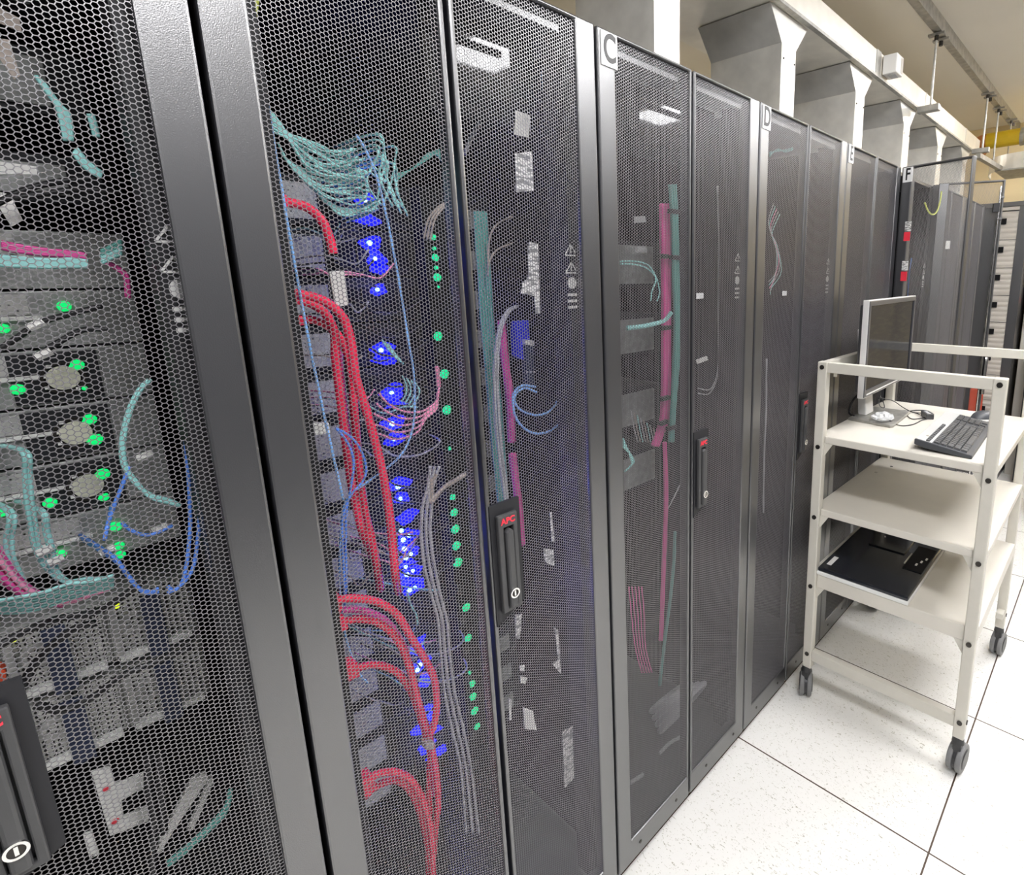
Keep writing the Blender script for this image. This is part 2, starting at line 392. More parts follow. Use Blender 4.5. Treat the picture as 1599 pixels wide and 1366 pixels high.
RL = ['black perforated rack nearest the camera with grey servers and green lights inside',
      'black perforated rack with thick red power cords and blue lights inside',
      'black perforated rack under the letter C sign',
      'black perforated rack under the letter D sign, half hidden by the cart',
      'black perforated rack between the letter D rack and the open rack',
      'black rack with both doors swung open, under the letter F sign',
      'black perforated rack just beyond the open doors of the F rack',
      'farthest black perforated rack in the row, past the open doors']
SIGN = {2: 'C', 3: 'D', 4: 'E', 5: 'F'}
for i, y0 in enumerate(RY):
    rk = thing('server_rack', RL[i], 'server rack', (0, y0, 0))
    g = 0.0035
    MB().box(-1.07, -.031, g, .6-g, 1.962, 1.979).build('roof', 'rack', rk, bevel=.002)
    MB().box(-1.05, -.04, .01, .59, .045, .075).build('base', 'rack', rk)
    for yy in (g, .6-g-.062):
        for xx in (-.078, -1.06):
            MB().box(xx, xx+.055, yy, yy+.062, .075, 1.962).build('post', 'post', rk)
    for yy in (g, .6-g-.004):
        MB().box(-1.04, -.03, yy, yy+.004, .06, 1.975).build('side_panel', 'inner', rk)
    MB().box(-1.075, -1.071, g, .6-g, .05, 1.98).build('front_panel', 'inner', rk)
    for yy in (.06, .54):
        MB().cyl((-.09, yy, 0), (0, 0, 1), .018, .012, 14).build('foot', 'bolt', rk)
        MB().cyl((-.98, yy, 0), (0, 0, 1), .018, .046, 14).build('foot', 'bolt', rk)
    for ch in list(rk.children):
        if ch.name.startswith('foot') and len(ch.data.vertices) == 28 and max(v.co.z for v in ch.data.vertices) < .02:
            ch.scale = (1, 1, 3.75)
    if i == 5:
        dl = door(rk, 'left', .0035, False, angle=-math.radians(103), sign='F'); dr = door(rk, 'right', .5965, False, angle=math.radians(110))
        for d_, za, zb_, ya_, yb_, m_, nm in ((dl, 1.715, 1.755, .034, .062, 'label', 'white_sticker'), (dl, 1.675, 1.712, .032, .060, 'red_logo', 'red_sticker'), (dl, 1.55, 1.59, .034, .062, 'label', 'white_sticker'), (dl, 1.505, 1.545, .032, .060, 'red_logo', 'red_sticker')):
            MB().box(.0, .0009, ya_, yb_, za, zb_).build(nm, m_, d_)
        MB().box(-.0295, -.0285, -.075, -.055, 1.66, 1.70).build('white_sticker', 'white', dr)
        MB().cyl((-.034, -LW+.018, .25), (0, 0, 1), .005, 1.70, 10).build('lock_rod', 'chrome', dr)  # chrome rod added to imitate the highlight along the leaf's free edge
        for z_ in (1.80, 1.90): MB().cyl((-.0285, -LW+.006, z_), (-1, 0, 0), .007, .006, 12).build('screw', 'chrome', dr)
        MB().box(-.055, -.028, -LW+.02, -LW+.045, 1.83, 1.87).build('rod_guide', 'blackc', dr)
        MB().tube(smooth_path([(-.03, -LW+.012, 1.12), (-.075, -LW+.012, 1.125), (-.095, -LW+.014, 1.10), (-.098, -LW+.016, 1.02), (-.098, -LW+.016, .93)]), .013, 10).build('lever_handle', 'chrome', dr)
    else:
        door(rk, 'left', .0035, False, sign=SIGN.get(i), sticker={3: (.155, 1.47)}.get(i))
        door(rk, 'right', .5965, i < 6, sticker={2: (-.28, 1.475), 3: None}.get(i))
    if i in (0, 1, 2, 3, 5): icons(rk, .552 if i in (0, 5) else .5385, 1.515)
# ---------------------------------------------------------------- ducts above the racks
for i, y0 in enumerate(RY):
    yc = y0+.323
    t = thing('chimney_duct', 'flared galvanised chimney duct rising from ' + ['the nearest rack', 'the rack with red cords', 'the letter C rack', 'the letter D rack', 'the rack right of the letter D rack', 'the open letter F rack', 'the rack behind the open doors', 'the farthest rack'][i], 'duct', (-.22, yc, 1.9835), group='chimney ducts over the racks')
    x0, x1 = -.353+.22, -.093+.22; zz = -1.9835
    MB().prism([(-.047, 0), (.047, 0), (.047, 2.225+zz), (.122, 2.309+zz), (-.122, 2.309+zz), (-.047, 2.225+zz)], 'x', x0, x1).build('duct_body', 'steel', t)
    MB().box(x1, x1+.0015, -.044, .044, .002, .24).build('front_strip', 'fascia', t)
    for yy, z_ in ((-.036, .20), (.036, .20)):
        MB().cyl((x1, yy, z_), (1, 0, 0), .003, .004, 8).build('rivet', 'bolt', t)
pl_ = thing('plenum_duct', 'long bright galvanised duct running above all the chimney ducts', 'duct', (-.26, .7, 2.31))
MB((-.26, .7, 2.31)).box(-.46, -.075, -2.2, 3.02, 2.312, 2.408).build('duct_body', 'fascia', pl_, bevel=.002)
MB((-.26, .7, 2.31)).box(-.085, -.068, -2.2, 3.02, 2.309, 2.318).build('lower_flange', 'dull', pl_)
for yy in (1.02, 1.72, 2.6):
    MB((-.26, .7, 2.31)).box(-.076, -.0725, yy, yy+.012 if yy != 1.02 else yy+.05, 2.318, 2.409).build('joint_strap', 'fascia' if yy != 1.02 else 'dull', pl_)
sb = thing('sensor_box', 'small white plastic sensor box fixed on the galvanised duct', 'sensor box', (-.05, 1.13, 2.33))
MB().box(-.022, .034, -.042, .042, .0, .072).build('housing', 'white', sb, bevel=.004)
MB().box(.034, .035, .010, .034, .008, .064).build('grille', 'cab', sb)
MB().box(-.005, .024, -.026, .026, -.0025, .0).build('socket', 'grey', sb)

# strut, rods and clamps under the ceiling
MB().prism([(-.028, 2.622), (.008, 2.622), (.008, 2.68), (-.028, 2.68)], 'y', -.5, 3.94).build('ceiling_strut', 'dull')
o = bpy.data.objects['ceiling_strut']; tag(o, 'grey steel strut channel fixed along the ceiling above the rack doors', 'strut')
RODS = [((1463, 52), (1455, 172), 'first threaded rod from the left, hanging by the white sensor box'), ((1543, 145), (1534, 236), 'second threaded rod from the left, in front of the pale far wall'),
        ((1560, 168), (1551, 250), 'third threaded rod from the left, crossing the brown end of the yellow pipe'), ((1580, 186), (1574, 243), 'rightmost threaded rod, passing in front of the yellow pipe')]
for k, (a, b, lb) in enumerate(RODS):
    p = pz(a[0], a[1], 2.618); zb = pt(b[0], b[1], p.x).z
    t = thing('threaded_rod', lb, 'hanging rod', (p.x, p.y, zb), group='rods hanging from the ceiling strut')
    MB().cyl((0, 0, 0), (0, 0, 1), .0055, 2.622-zb, 8).build('rod', 'dull', t)
    h = 2.618-zb
    for dy in (0, .08):
        MB().box(-.035, .035, dy-.012, dy+.012, h-.010, h).build('clamp', 'dull', t)
        MB().cyl((0, dy, h-.03), (0, 0, 1), .010, .02, 6).build('nut', 'bolt', t)
    if k < 2:
        MB().box(-.055, .04, -.02, .02, -.012, .016).build('trapeze_bar', 'dull', t, bevel=.002)

# pipe, tray and channel at the far end
yp = 3.25
t = thing('yellow_pipe', 'yellow wrapped pipe with a brown end, high at the far end of the room', 'pipe', (.3, yp, 2.45))
a0 = pyy(1541, 221, yp); a1 = pyy(1530, 221, yp)
MB((.3, yp, 2.45)).cyl((a0.x, yp, a0.z), (1, 0, 0.02), .052, 1.5, 24).build('pipe_wrap', 'yellow', t, smooth=False)
MB((.3, yp, 2.45)).tube(smooth_path([(a0.x+.01, yp, a0.z), (a0.x-.03, yp+.01, a0.z), (a0.x-.06, yp+.06, a0.z-.01), (a0.x-.07, yp+.16, a0.z-.03)]), .050, 20).build('pipe_end', 'brown', t)
MB((.3, yp, 2.45)).tube([(a0.x+.20, yp, a0.z), (a0.x+.225, yp, a0.z)], .057, 20).build('pipe_clamp', 'dull', t)
t = thing('cable_tray', 'polished white curved cable tray below the yellow pipe', 'cable tray', (.3, 3.3, 2.25))
b = MB((.3, 3.3, 2.25)); cur = [(-.10, 3.62), (-.08, 3.42), (-.03, 3.28), (.08, 3.2), (.25, 3.17), (.6, 3.17), (1.4, 3.17)]
pts = smooth_path([(x, y, 0) for x, y in cur], 6)
vs = []; fs = []
for i_, p in enumerate(pts):
    q = pts[min(i_+1, len(pts)-1)]-pts[max(i_-1, 0)]; nn = Vector((-q.y, q.x, 0)).normalized()*.004
    for dz in (2.235, 2.335): vs += [(p.x, p.y, dz), (p.x+nn.x, p.y+nn.y, dz)]
for i_ in range(len(pts)-1):
    k = i_*4; fs += [(k, k+4, k+6, k+2), (k+1, k+3, k+7, k+5), (k, k+1, k+5, k+4), (k+2, k+6, k+7, k+3)]
fs += [(0, 2, 3, 1), (k+4, k+5, k+7, k+6)]
b.add(vs, fs); b.build('side_rail', 'fascia', t, smooth=False)
MB((.3, 3.3, 2.25)).box(.0, 1.4, 3.18, 3.6, 2.225, 2.234).build('tray_floor', 'dull', t)
MB((.3, 3.3, 2.25)).box(.30, .33, 3.12, 3.65, 2.185, 2.224).build('support_channel', 'dull', t)
c0 = pt(1527, 243, .0); c1 = pt(1588, 279, .05)
ch = MB(); d_ = (c1-c0).normalized(); ch.tube([c0, c0+d_*.62], .020, 4)
tag(ch.build('strut_channel', 'dull'), 'grey steel channel slanting under the curved white cable tray', 'strut')

# ---------------------------------------------------------------- cabinets at the far end of the aisle
yf = 3.32
t = thing('cooling_cabinet', 'black framed cabinet with pale ribbed panels at the far end of the aisle', 'cabinet', (.06, yf+.3, 0))
o_ = (.06, yf+.3, 0)
MB(o_).box(-.10, .215, yf+.02, yf+.6, 0, 2.02).build('cabinet_body', 'rack', t)
MB(o_).box(.155, .215, yf, yf+.02, 0, 2.0).build('right_stile', 'rack', t)
MB(o_).box(-.10, .215, yf-.01, yf+.02, 2.0, 2.03).build('top_bar', 'rack', t)
MB(o_).box(.0, .155, yf, yf+.02, 1.975, 1.998).build('header', 'cab', t)
for k in range(10):
    z1 = 1.965-k*.195
    b = MB(o_); n = 5; prof = [(yf+.02, z1), (yf+.004, z1)]
    for q in range(n):
        zt = z1-.012-q*.035; prof += [(yf+.004, zt), (yf+.000, zt-.010), (yf+.000, zt-.020), (yf+.004, zt-.030)]
    prof += [(yf+.004, z1-.19), (yf+.02, z1-.19)]
    b.prism(prof, 'x', .02, .153); b.build('ribbed_panel', 'cab', t)
    MB(o_).box(.02, .085, yf-.010, yf-.002, z1-.085, z1-.045).build('latch', 'inner', t)
y2 = 3.5
t = thing('grey_cabinet', 'grey cabinet with red stickers and a black handle at the right edge', 'cabinet', (.35, y2+.15, 0)); o_ = (.35, y2+.15, 0)
MB(o_).box(.235, .60, y2, y2+.3, 0, 1.95).build('cabinet_body', 'cab', t, bevel=.004)
MB(o_).box(.30, .305, y2-.003, y2, .05, 1.9).build('door_gap', 'bolt', t)
for (za, zb_, xa, xb) in ((1.33, 1.36, .245, .275), (.93, .955, .25, .285), (1.07, 1.085, .27, .30)):
    MB(o_).box(xa, xb, y2-.002, y2, za, zb_).build('red_sticker', 'red_logo', t)
MB(o_).box(.262, .275, y2-.002, y2, 1.42, 1.50).build('white_sticker', 'label', t)
MB(o_).box(.285, .33, y2-.05, y2-.003, 1.17, 1.34).build('handle', 'blackc', t, bevel=.006)
MB(o_).tube(smooth_path([(.265, y2-.01, 1.16), (.262, y2-.05, 1.20), (.262, y2-.05, 1.26), (.285, y2-.04, 1.30)]), .008, 8).build('latch_lever', 'silver', t)
tag(MB().box(.315, .335, 3.3, 3.46, .02, 1.05).build('black_post', 'blackc'), 'thin black upright post standing before the grey cabinet', 'post')
tag(MB().box(.345, .375, 3.25, 3.4, .0, 1.0).build('red_board', 'rose'), 'tall narrow red board leaning at the right edge behind the cart', 'board')
bn = thing('waste_bin', 'round black bin base on the floor behind the cart, right edge', 'bin', (.60, 2.75, 0))
MB().cyl((0, 0, 0), (0, 0, 1), .13, .05, 28, .12).build('bin_base', 'blackc', bn)
MB().cyl((0, 0, .05), (0, 0, 1), .10, .30, 28, .115).build('bin_body', 'inner', bn)
tag(MB().box(.035, .095, 2.95, 3.12, .25, .74).build('orange_case', 'orange', bevel=.006), 'tall orange case standing on the floor behind the cart', 'case')

# ---------------------------------------------------------------- equipment in the racks
def local(t): return tuple(t.location)
def led(parent, c, r, m, name, h=.004):
    return MB(local(parent)).cyl(c, (1, 0, 0), r, h, 10, r*.6).build(name, m, parent)
XA = -.25
def grey_server(y0, y1, z0, z1, label, fans, leds, group):
    t = thing('server', label, 'server', (XA, (y0+y1)/2, z0), group=group); o = local(t); h = z1-z0
    MB(o).box(-.95, XA, y0, y1, z0, z1).build('chassis', 'server', t, bevel=.0015)
    MB(o).box(XA, XA+.003, y0+.012, y1-.10, z0+h*.60, z1-.004).build('vent_grille', 'vent', t)
    MB(o).box(XA, XA+.006, y0+.012, y1-.09, z0+h*.50, z0+h*.57).build('ledge', 'ledge', t)
    for fy in fans:
        p = MB(o).box(XA, XA+.004, fy-.045, fy+.035, z0+.004, z0+h*.95).build('power_supply', 'server_dark', t, bevel=.001)
        MB(o).cyl((XA+.004, fy, z0+h*.48), (1, 0, 0), .0155, .004, 24).build('fan', 'fan', p)
        MB(o).washer((XA+.004, fy, z0+h*.48), (1, 0, 0), .021, .0175, .003).build('fan_ring', 'bolt', p)
        for a in range(4):
            c = math.cos(a*math.pi/2+.6)*.0195; d = math.sin(a*math.pi/2+.6)*.0195
            MB(o).box(XA+.004, XA+.008, fy+c-.002, fy+c+.002, z0+h*.48+d-.002, z0+h*.48+d+.002).build('fan_spoke', 'ledge', p)
    for k in range(3):
        yy = y0+.05+k*.035
        MB(o).box(XA, XA+.004, yy, yy+.016, z0+.010, z0+.024).build('port', 'bolt', t)
    for (px, py, r) in leds:
        led(t, pt(px, py, XA+.006), r, 'green_led', 'green_light')
    return t
ya, yb = -1.735, -1.262
zs = [1.590, 1.516, 1.4415, 1.367, 1.2925, 1.218]
SL = ['topmost grey server behind the nearest mesh door, under the white tags', 'grey server with one bright green light above the uppermost ivory fan', 'grey server with the uppermost ivory fan, nearest rack',
      'grey server with the middle ivory fan, nearest rack', 'grey server with the lowest ivory fan, nearest rack', 'grey server just above the magenta cable bundle, nearest rack']
LEDA = {1: [(100, 478, .007), (5, 513, .006)], 2: [(120, 570, .0075), (28, 608, .007), (132, 606, .003)], 3: [(140, 655, .0075), (148, 686, .0085)], 4: [(160, 740, .008), (162, 776, .006), (78, 785, .007), (2, 800, .006)],
        5: [(180, 822, .0075), (186, 852, .006), (188, 866, .006), (95, 864, .006)]}
for k, z1 in enumerate(zs):
    grey_server(ya, yb, z1-.071, z1, SL[k], ([-1.346] if k in (2, 3, 4) else []), LEDA.get(k, []), 'grey servers in the nearest rack')
# two large chassis with four power supply blocks below
for q, (z0, z1, lb) in enumerate(((.985, 1.085, 'upper wide chassis with two perforated power blocks and yellow lights, nearest rack'), (.872, .974, 'lower wide chassis with two perforated power blocks and pale ledges, nearest rack'))):
    t = thing('power_chassis', lb, 'power chassis', (XA, -1.5, z0), group=None); o = local(t)
    MB(o).box(-.95, XA-.012, ya, yb, z0, z1).build('chassis', 'server', t)
    for j, (a, b_) in enumerate(((-1.455, -1.362), (-1.357, -1.268), (-1.555, -1.462))):
        p = MB(o).box(XA-.012, XA, a, b_, z0+.004, z1-.003).build('power_supply', 'vent', t, bevel=.001)
        MB(o).box(XA, XA+.012, a+.004, b_-.004, z0+.003, z0+.013).build('ledge', 'ledge', p, bevel=.001)
        MB(o).box(XA, XA+.012, a+.002, a+.010, z0+.014, z1-.006).build('handle_bar', 'psu', p)
        cy = (a+b_)/2
        MB(o).washer((XA, cy-.018, z0+.055), (1, 0, 0), .017, .009, .004).build('socket', 'psu', p)
        MB(o).box(XA+.010, XA+.018, cy-.010, cy+.012, z0-.004, z1-.010).build('strap', 'strap', p)
        if q == 0:
            led(t, (XA, a+.012, z1-.014), .0045, 'yellow_led', 'yellow_light')
# bottom bracket and arms
t = thing('white_bracket', 'white metal bracket with two square cutouts and red dots, low in the nearest rack', 'bracket', tuple(pt(190, 1245, -.22)))
o = local(t); b = MB(o)
def quadp(b, c4, th, x):
    P = [pt(px, py, x) for px, py in c4]; n = len(P)
    b.add([tuple(p) for p in P]+[(p.x-th, p.y, p.z) for p in P], [tuple(range(n)), tuple(range(n, 2*n))[::-1]]+[(i, (i+1) % n, n+(i+1) % n, n+i) for i in range(n)])
    return b
quadp(b, [(143, 1206), (172, 1198), (180, 1226), (228, 1206), (232, 1226), (190, 1250), (194, 1276), (232, 1258), (233, 1282), (172, 1306)], .006, -.22)
b.build('plate', 'white', t, bevel=.0008)
for px, py in ((166, 1232), (180, 1282)): led(t, pt(px, py, -.219), .0045, 'red_logo', 'red_dot', .002)
for k, (c4, lb) in enumerate((([(300, 1216), (322, 1206), (326, 1216), (270, 1300), (250, 1334), (242, 1328)], 'long pale diagonal support arm beside the white bracket'), ([(330, 1212), (334, 1222), (302, 1296), (292, 1298)], 'short pale diagonal support arm right of the long one'),
        ([(130, 1306), (145, 1300), (156, 1334), (140, 1342)], 'small pale upright tab below the white bracket'))):
    t = thing('support_arm', lb, 'support arm', tuple(pt(*c4[0], -.21)))
    b = MB(local(t)); quadp(b, c4, .008, -.21); b.build('arm', 'ledge' if k else 'white', t, bevel=.001)
    led(t, pt(c4[-1][0]+4, c4[-1][1]-6, -.21), .002, 'bolt', 'screw', .002)
for k, (c4, lb) in enumerate((([(0, 252), (58, 260), (58, 272), (0, 272)], 'cream bar shaped tag at the left edge, nearest rack'), ([(0, 300), (16, 304), (36, 344), (18, 354), (0, 326)], 'white bent paper tag at the left edge below the cream bar'),
        ([(0, 12), (30, 28), (34, 50), (0, 36)], 'crumpled beige tag in the top left corner'), ([(0, 60), (14, 62), (32, 118), (22, 124), (0, 92)], 'dull beige strip hanging below the crumpled beige tag'))):
    b = MB(); quadp(b, c4, .003, -.19); o = b.build('paper_tag', 'white' if k < 2 else 'tan'); tag(o, lb, 'tag')
tag(quadp(MB(), [(0, 1042), (10, 1048), (10, 1080), (0, 1086)], .02, -.14).build('orange_plug', 'orange', bevel=.002), 'bright orange plug at the left edge above the nearest door handle', 'plug')

# servers of the second rack: dark fronts, blue and green lights
XB = -.28
yb0, yb1 = -1.135, -.665
BL = [(572, 316, 1), (570, 342, 0), (578, 380, 2), (586, 404, 1), (588, 418, 0), (590, 452, 1), (596, 546, 2), (600, 560, 0), (612, 612, 1), (616, 632, 0), (613, 660, 2), (615, 684, 1), (622, 758, 2), (626, 776, 1),
      (634, 806, 0), (627, 826, 2), (639, 834, 1), (630, 840, 2), (632, 854, 2), (634, 868, 2), (642, 862, 1), (634, 882, 1), (636, 894, 2), (645, 888, 1), (640, 906, 0), (640, 918, 2), (648, 914, 1), (652, 998, 0), (650, 1010, 1), (656, 1034, 2), (652, 1042, 2), (662, 1060, 0), (670, 1096, 0), (674, 1118, 0), (656, 1136, 0), (680, 1140, 0), (664, 1164, 0), (682, 1172, 0)]
nS = 15; SZ1, SH = 1.70, .0845
blue_pts = [(pt(px, py, XB+.004), k) for px, py, k in BL]
for k in range(nS):
    z1 = SZ1-k*SH; z0 = z1-SH+.004
    t = thing('server', 'dark rack server with blue lights, %s counting down in the rack of red cords' % ['first', 'second', 'third', 'fourth', 'fifth', 'sixth', 'seventh', 'eighth', 'ninth', 'tenth', 'eleventh', 'twelfth', 'thirteenth', 'fourteenth', 'fifteenth'][k], 'server', (XB, -.9, z0), group='dark servers in the second rack')
    o = local(t)
    MB(o).box(-.95, XB, yb0, yb1, z0, z1).build('chassis', 'server_dark', t, bevel=.0015)
    MB(o).box(XB, XB+.003, yb0+.02, yb0+.13, z0+.01, z1-.012).build('vent_grille', 'vent', t)
    MB(o).box(XB, XB+.005, -.99, -.85, z0+.008, z1-.010).build('drive_bay', 'server_dark', t, bevel=.001)
    for j in range(4):
        MB(o).box(XB+.005, XB+.008, -.985+j*.034, -.957+j*.034, z0+.014, z1-.018).build('drive_tray', 'inner', t, bevel=.001)
    MB(o).box(XB, XB+.004, -.79, -.69, z0+.012, z1-.03).build('port_block', 'server', t)
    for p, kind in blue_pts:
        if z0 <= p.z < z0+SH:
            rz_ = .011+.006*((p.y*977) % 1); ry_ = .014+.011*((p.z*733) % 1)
            q = MB(o).prism([(p.y+ry_*math.cos(a_)*(1+.25*math.sin(3*a_+p.z*90)), min(max(p.z+rz_*math.sin(a_)*(1+.25*math.cos(2*a_+p.z*70)), z0), z1)) for a_ in [w*2*math.pi/14 for w in range(14)]], 'x', XB+.006, XB+.010).build('light_pipe', 'blue_glow', t)  # glowing patch imitating blue LED light spilled over the server front
            if kind:
                MB(o).cyl((XB+.010, p.y-.004, p.z), (1, 0, 0), .0022+.0012*kind, .003, 10).build('blue_light', 'blue_led', q)
    nl = [p for p, kind in blue_pts if z0 <= p.z < z0+SH]
    if nl:
        L_ = bpy.data.lights.new('blue_glow', 'POINT'); L_.color = (.03, .06, 1.0); L_.energy = .05+.03*len(nl); L_.shadow_soft_size = .012
        lo = bpy.data.objects.new('blue_glow', L_); C.objects.link(lo); lo.parent = t
        lo.location = Vector((XB+.035, sum(p.y for p in nl)/len(nl), sum(p.z for p in nl)/len(nl)))-Vector(o)
# vertical power strip with green lights
t = thing('power_strip', 'vertical black power strip with a column of green lights, second rack', 'power strip', (-.235, -.815, .36)); o = local(t)
MB(o).box(-.275, -.235, -.842, -.790, .36, 1.70).build('strip_body', 'inner', t, bevel=.003)
for px, py, r in ((677, 370, .006), (678, 388, .004), (680, 402, .0075), (681, 418, .0045), (683, 433, .0085), (684, 448, .003), (684, 525, .0095), (694, 584, .010), (698, 640, .010), (702, 700, .004), (707, 776, .007), (709, 800, .009), (711, 826, .010), (713, 852, .010), (715, 878, .011),
        (728, 948, .010), (731, 996, .009), (733, 1050, .004), (737, 1068, .009), (738, 1088, .010), (741, 1110, .010), (745, 1134, .008)):
    p = pt(px, py, -.231); led(t, p, r, 'teal_led', 'green_light')
for z in [x*.075+.40 for x in range(17)]:
    MB(o).box(-.235, -.232, -.838, -.824, z, z+.02).build('outlet', 'blackc', t)
# right side of the second rack: baffle panel, device with blue plug, labels
for y_a, y_b, lb in ((-.885, -.668, 'glossy black blanking panel high behind the right mesh door of the second rack'), (-.47, -.068, 'glossy black blanking panel high behind the mesh doors of the letter C rack')):
    t = thing('blanking_panel', lb, 'panel', (-.1, (y_a+y_b)/2, 1.80)); o = local(t)
    MB(o).box(-.112, -.10, y_a, y_b, 1.80, 1.958).build('panel', 'gloss', t, bevel=.001)
    for yy in (y_a+.012, y_b-.012): led(t, (-.10, yy, 1.88), .004, 'bolt', 'screw', .002)
LBL = [([(805, 172), (828, 180), (826, 215), (803, 210)], 'dull', 'faded grey label low on the dark panel, uppermost of its column'), ([(804, 240), (831, 236), (834, 298), (806, 300)], 'label', 'square printed white label below the faded grey one'),
       ([(826, 378), (840, 380), (844, 490), (836, 490), (834, 462), (814, 458), (816, 440), (824, 436)], 'label', 'torn ragged white label strip beside the blue plug'),
       ([(848, 856), (864, 858), (866, 884), (852, 878)], 'label', 'small white square label right of the second door handle'), ([(858, 800), (862, 800), (866, 846), (862, 846)], 'label', 'thin white torn edge above the small square label'),
       ([(805, 960), (815, 958), (812, 998), (806, 996)], 'label', 'narrow white paper strip just under the second door handle'), ([(866, 980), (872, 984), (876, 1052), (862, 1036), (872, 1030)], 'label', 'long torn white sliver right of the narrow paper strip'),
       ([(811, 1040), (820, 1038), (819, 1048), (812, 1048)], 'white', 'tiny white scrap below the narrow paper strip'), ([(812, 1056), (824, 1058), (820, 1068), (813, 1066)], 'white', 'tiny white scrap, lower of the two under the paper strip'),
       ([(817, 1104), (832, 1110), (838, 1140), (820, 1138)], 'white', 'curled white paper scrap low on the second rack'), ([(878, 1142), (894, 1134), (897, 1214), (882, 1230)], 'label', 'tall printed white label lowest in the second rack'),
       ([(795, 1090), (799, 1092), (799, 1124), (795, 1124)], 'white', 'thin white sliver beside the center gap, low on the second rack')]
for c4, m, lb in LBL:
    tag(quadp(MB(), c4, .001, -.0599).build('paper_label', m), lb, 'label', 'paper labels behind the right door of the second rack')
b = quadp(MB(), [(806, 502), (826, 500), (828, 540), (818, 545), (818, 562), (806, 556)], .02, -.20); tag(b.build('blue_plug', 'blue_plug', bevel=.002), 'bright blue plug block behind the right door of the second rack', 'plug')
t = thing('adapter', 'dark adapter with a white end and small white dots below the blue plug', 'adapter', tuple(pt(830, 560, -.20))); o = local(t)
quadp(MB(o), [(820, 532), (834, 534), (836, 600), (824, 600)], .02, -.19).build('body', 'strap', t, bevel=.002)
quadp(MB(o), [(820, 530), (834, 532), (834, 540), (821, 538)], .02, -.188).build('white_end', 'white', t)
for px in (823, 829, 834): led(t, pt(px, 581, -.188), .0025, 'white', 'white_dot', .002)

# equipment of the other racks
def plain_stack(y0, zs_, lab, group, m='server_dark', x=-.3):
    for k, (z0, z1) in enumerate(zs_):
        t = thing('rack_unit', lab[k], 'rack unit', (x, y0+.3, z0), group=group); o = local(t)
        MB(o).box(-.95, x, y0+.065, y0+.535, z0, z1).build('chassis', m, t, bevel=.0015)
        MB(o).box(x, x+.003, y0+.08, y0+.30, z0+.008, z1-.008).build('vent_grille', 'vent', t)
        MB(o).box(x, x+.006, y0+.34, y0+.50, z0+.010, z1-.012).build('port_block', 'server', t, bevel=.001)
ORD = ['topmost', 'second from the top', 'third from the top', 'fourth from the top', 'fifth from the top', 'lowest']
plain_stack(-.6, [(1.50, 1.63), (1.30, 1.42), (1.08, 1.20), (.88, 1.00)], ['dim dark equipment unit in the letter C rack, %s' % ORD[k] for k in (0, 1, 2, 5)], 'dark units in the letter C rack')
plain_stack(0, [(1.60, 1.75), (1.32, 1.45), (.85, 1.0)], ['dim dark equipment unit in the letter D rack, %s' % ORD[k] for k in (0, 1, 5)], 'dark units in the letter D rack')
plain_stack(.6, [(1.78-.1*k, 1.868-.1*k) for k in range(6)], ['dark grid fronted unit in the rack before the open doors, %s' % ORD[k] for k in range(6)], 'dark units before the open doors')
plain_stack(-1.8, [(1.86, 1.93), (1.74, 1.82), (1.63, 1.69)], ['dim dark unit at the top of the nearest rack, %s' % s for s in ('uppermost', 'middle one', 'lowest one above the servers')], 'dark units at the top of the nearest rack')

# ---------------------------------------------------------------- cables
def cable(name, m, r, x, pts, label, group=None, plug=None, cat='cable', seg=8, sub=6):
    P = []
    for q in pts:
        P.append(pt(q[0], q[1], q[2] if len(q) > 2 else x))
    if plug is not None:
        for w in plug:
            if w[0] == 's': P.insert(0, Vector((w[1], P[0].y-.02, P[0].z-.004)))
            else: P.append(Vector((w[1], P[-1].y+.02, P[-1].z-.004)))
    o = MB().tube(smooth_path(P, sub), r, seg).build(name, m, smooth=True)
    return tag(o, label, cat, group)
# nearest rack
cable('blue_patch_cable', 'blue', .0022, -.06, [(243, 330), (250, 400), (262, 496), (268, 520), (280, 620), (291, 700), (297, 800), (294, 860), (286, 905), (272, 922), (262, 915)], 'long blue cable hanging along the right side of the nearest rack, left strand', 'blue cable pair in the nearest rack')
cable('blue_patch_cable', 'blue', .0022, -.06, [(245, 340), (256, 430), (266, 500), (276, 545), (294, 640), (309, 720), (313, 780), (308, 850), (300, 890), (284, 912), (262, 926)], 'long blue cable hanging along the right side of the nearest rack, right strand', 'blue cable pair in the nearest rack')
for k in range(4):
    cable('blue_patch_cable', 'blue', .0022, -.12, [(176+k*2, 868+k*3), (195+k*2, 893+k*2), (210+k*2, 912+k*2), (228+k*2, 926-k), (248, 924-k*2)], 'blue cable curling at the foot of the long blue pair', 'short blue cables in the nearest rack', plug=[('s', XA+.002)])
cable('blue_patch_cable', 'blue', .0022, -.10, [(202, 728), (190, 760), (178, 790), (168, 820), (164, 840)], 'blue cable falling left from the teal loop', None, plug=[('e', XA)])
cable('blue_patch_cable', 'blue', .0022, -.13, [(190, 816), (205, 828), (225, 835), (245, 832), (270, 820)], 'blue cable running into a grey plug at right of the lowest green lights', None)
for k, dx in enumerate((0, 4)):
    cable('teal_patch_cable', 'teal', .0022, -.10, [(232+dx, 592), (214+dx, 612), (199+dx, 645), (190+dx, 685), (190+dx, 715), (197+dx, 735), (212+dx, 755), (235, 772+dx), (268, 782+dx), (282, 790)], 'teal cable looping between the green lights and the long blue pair', 'teal loop cables in the nearest rack')
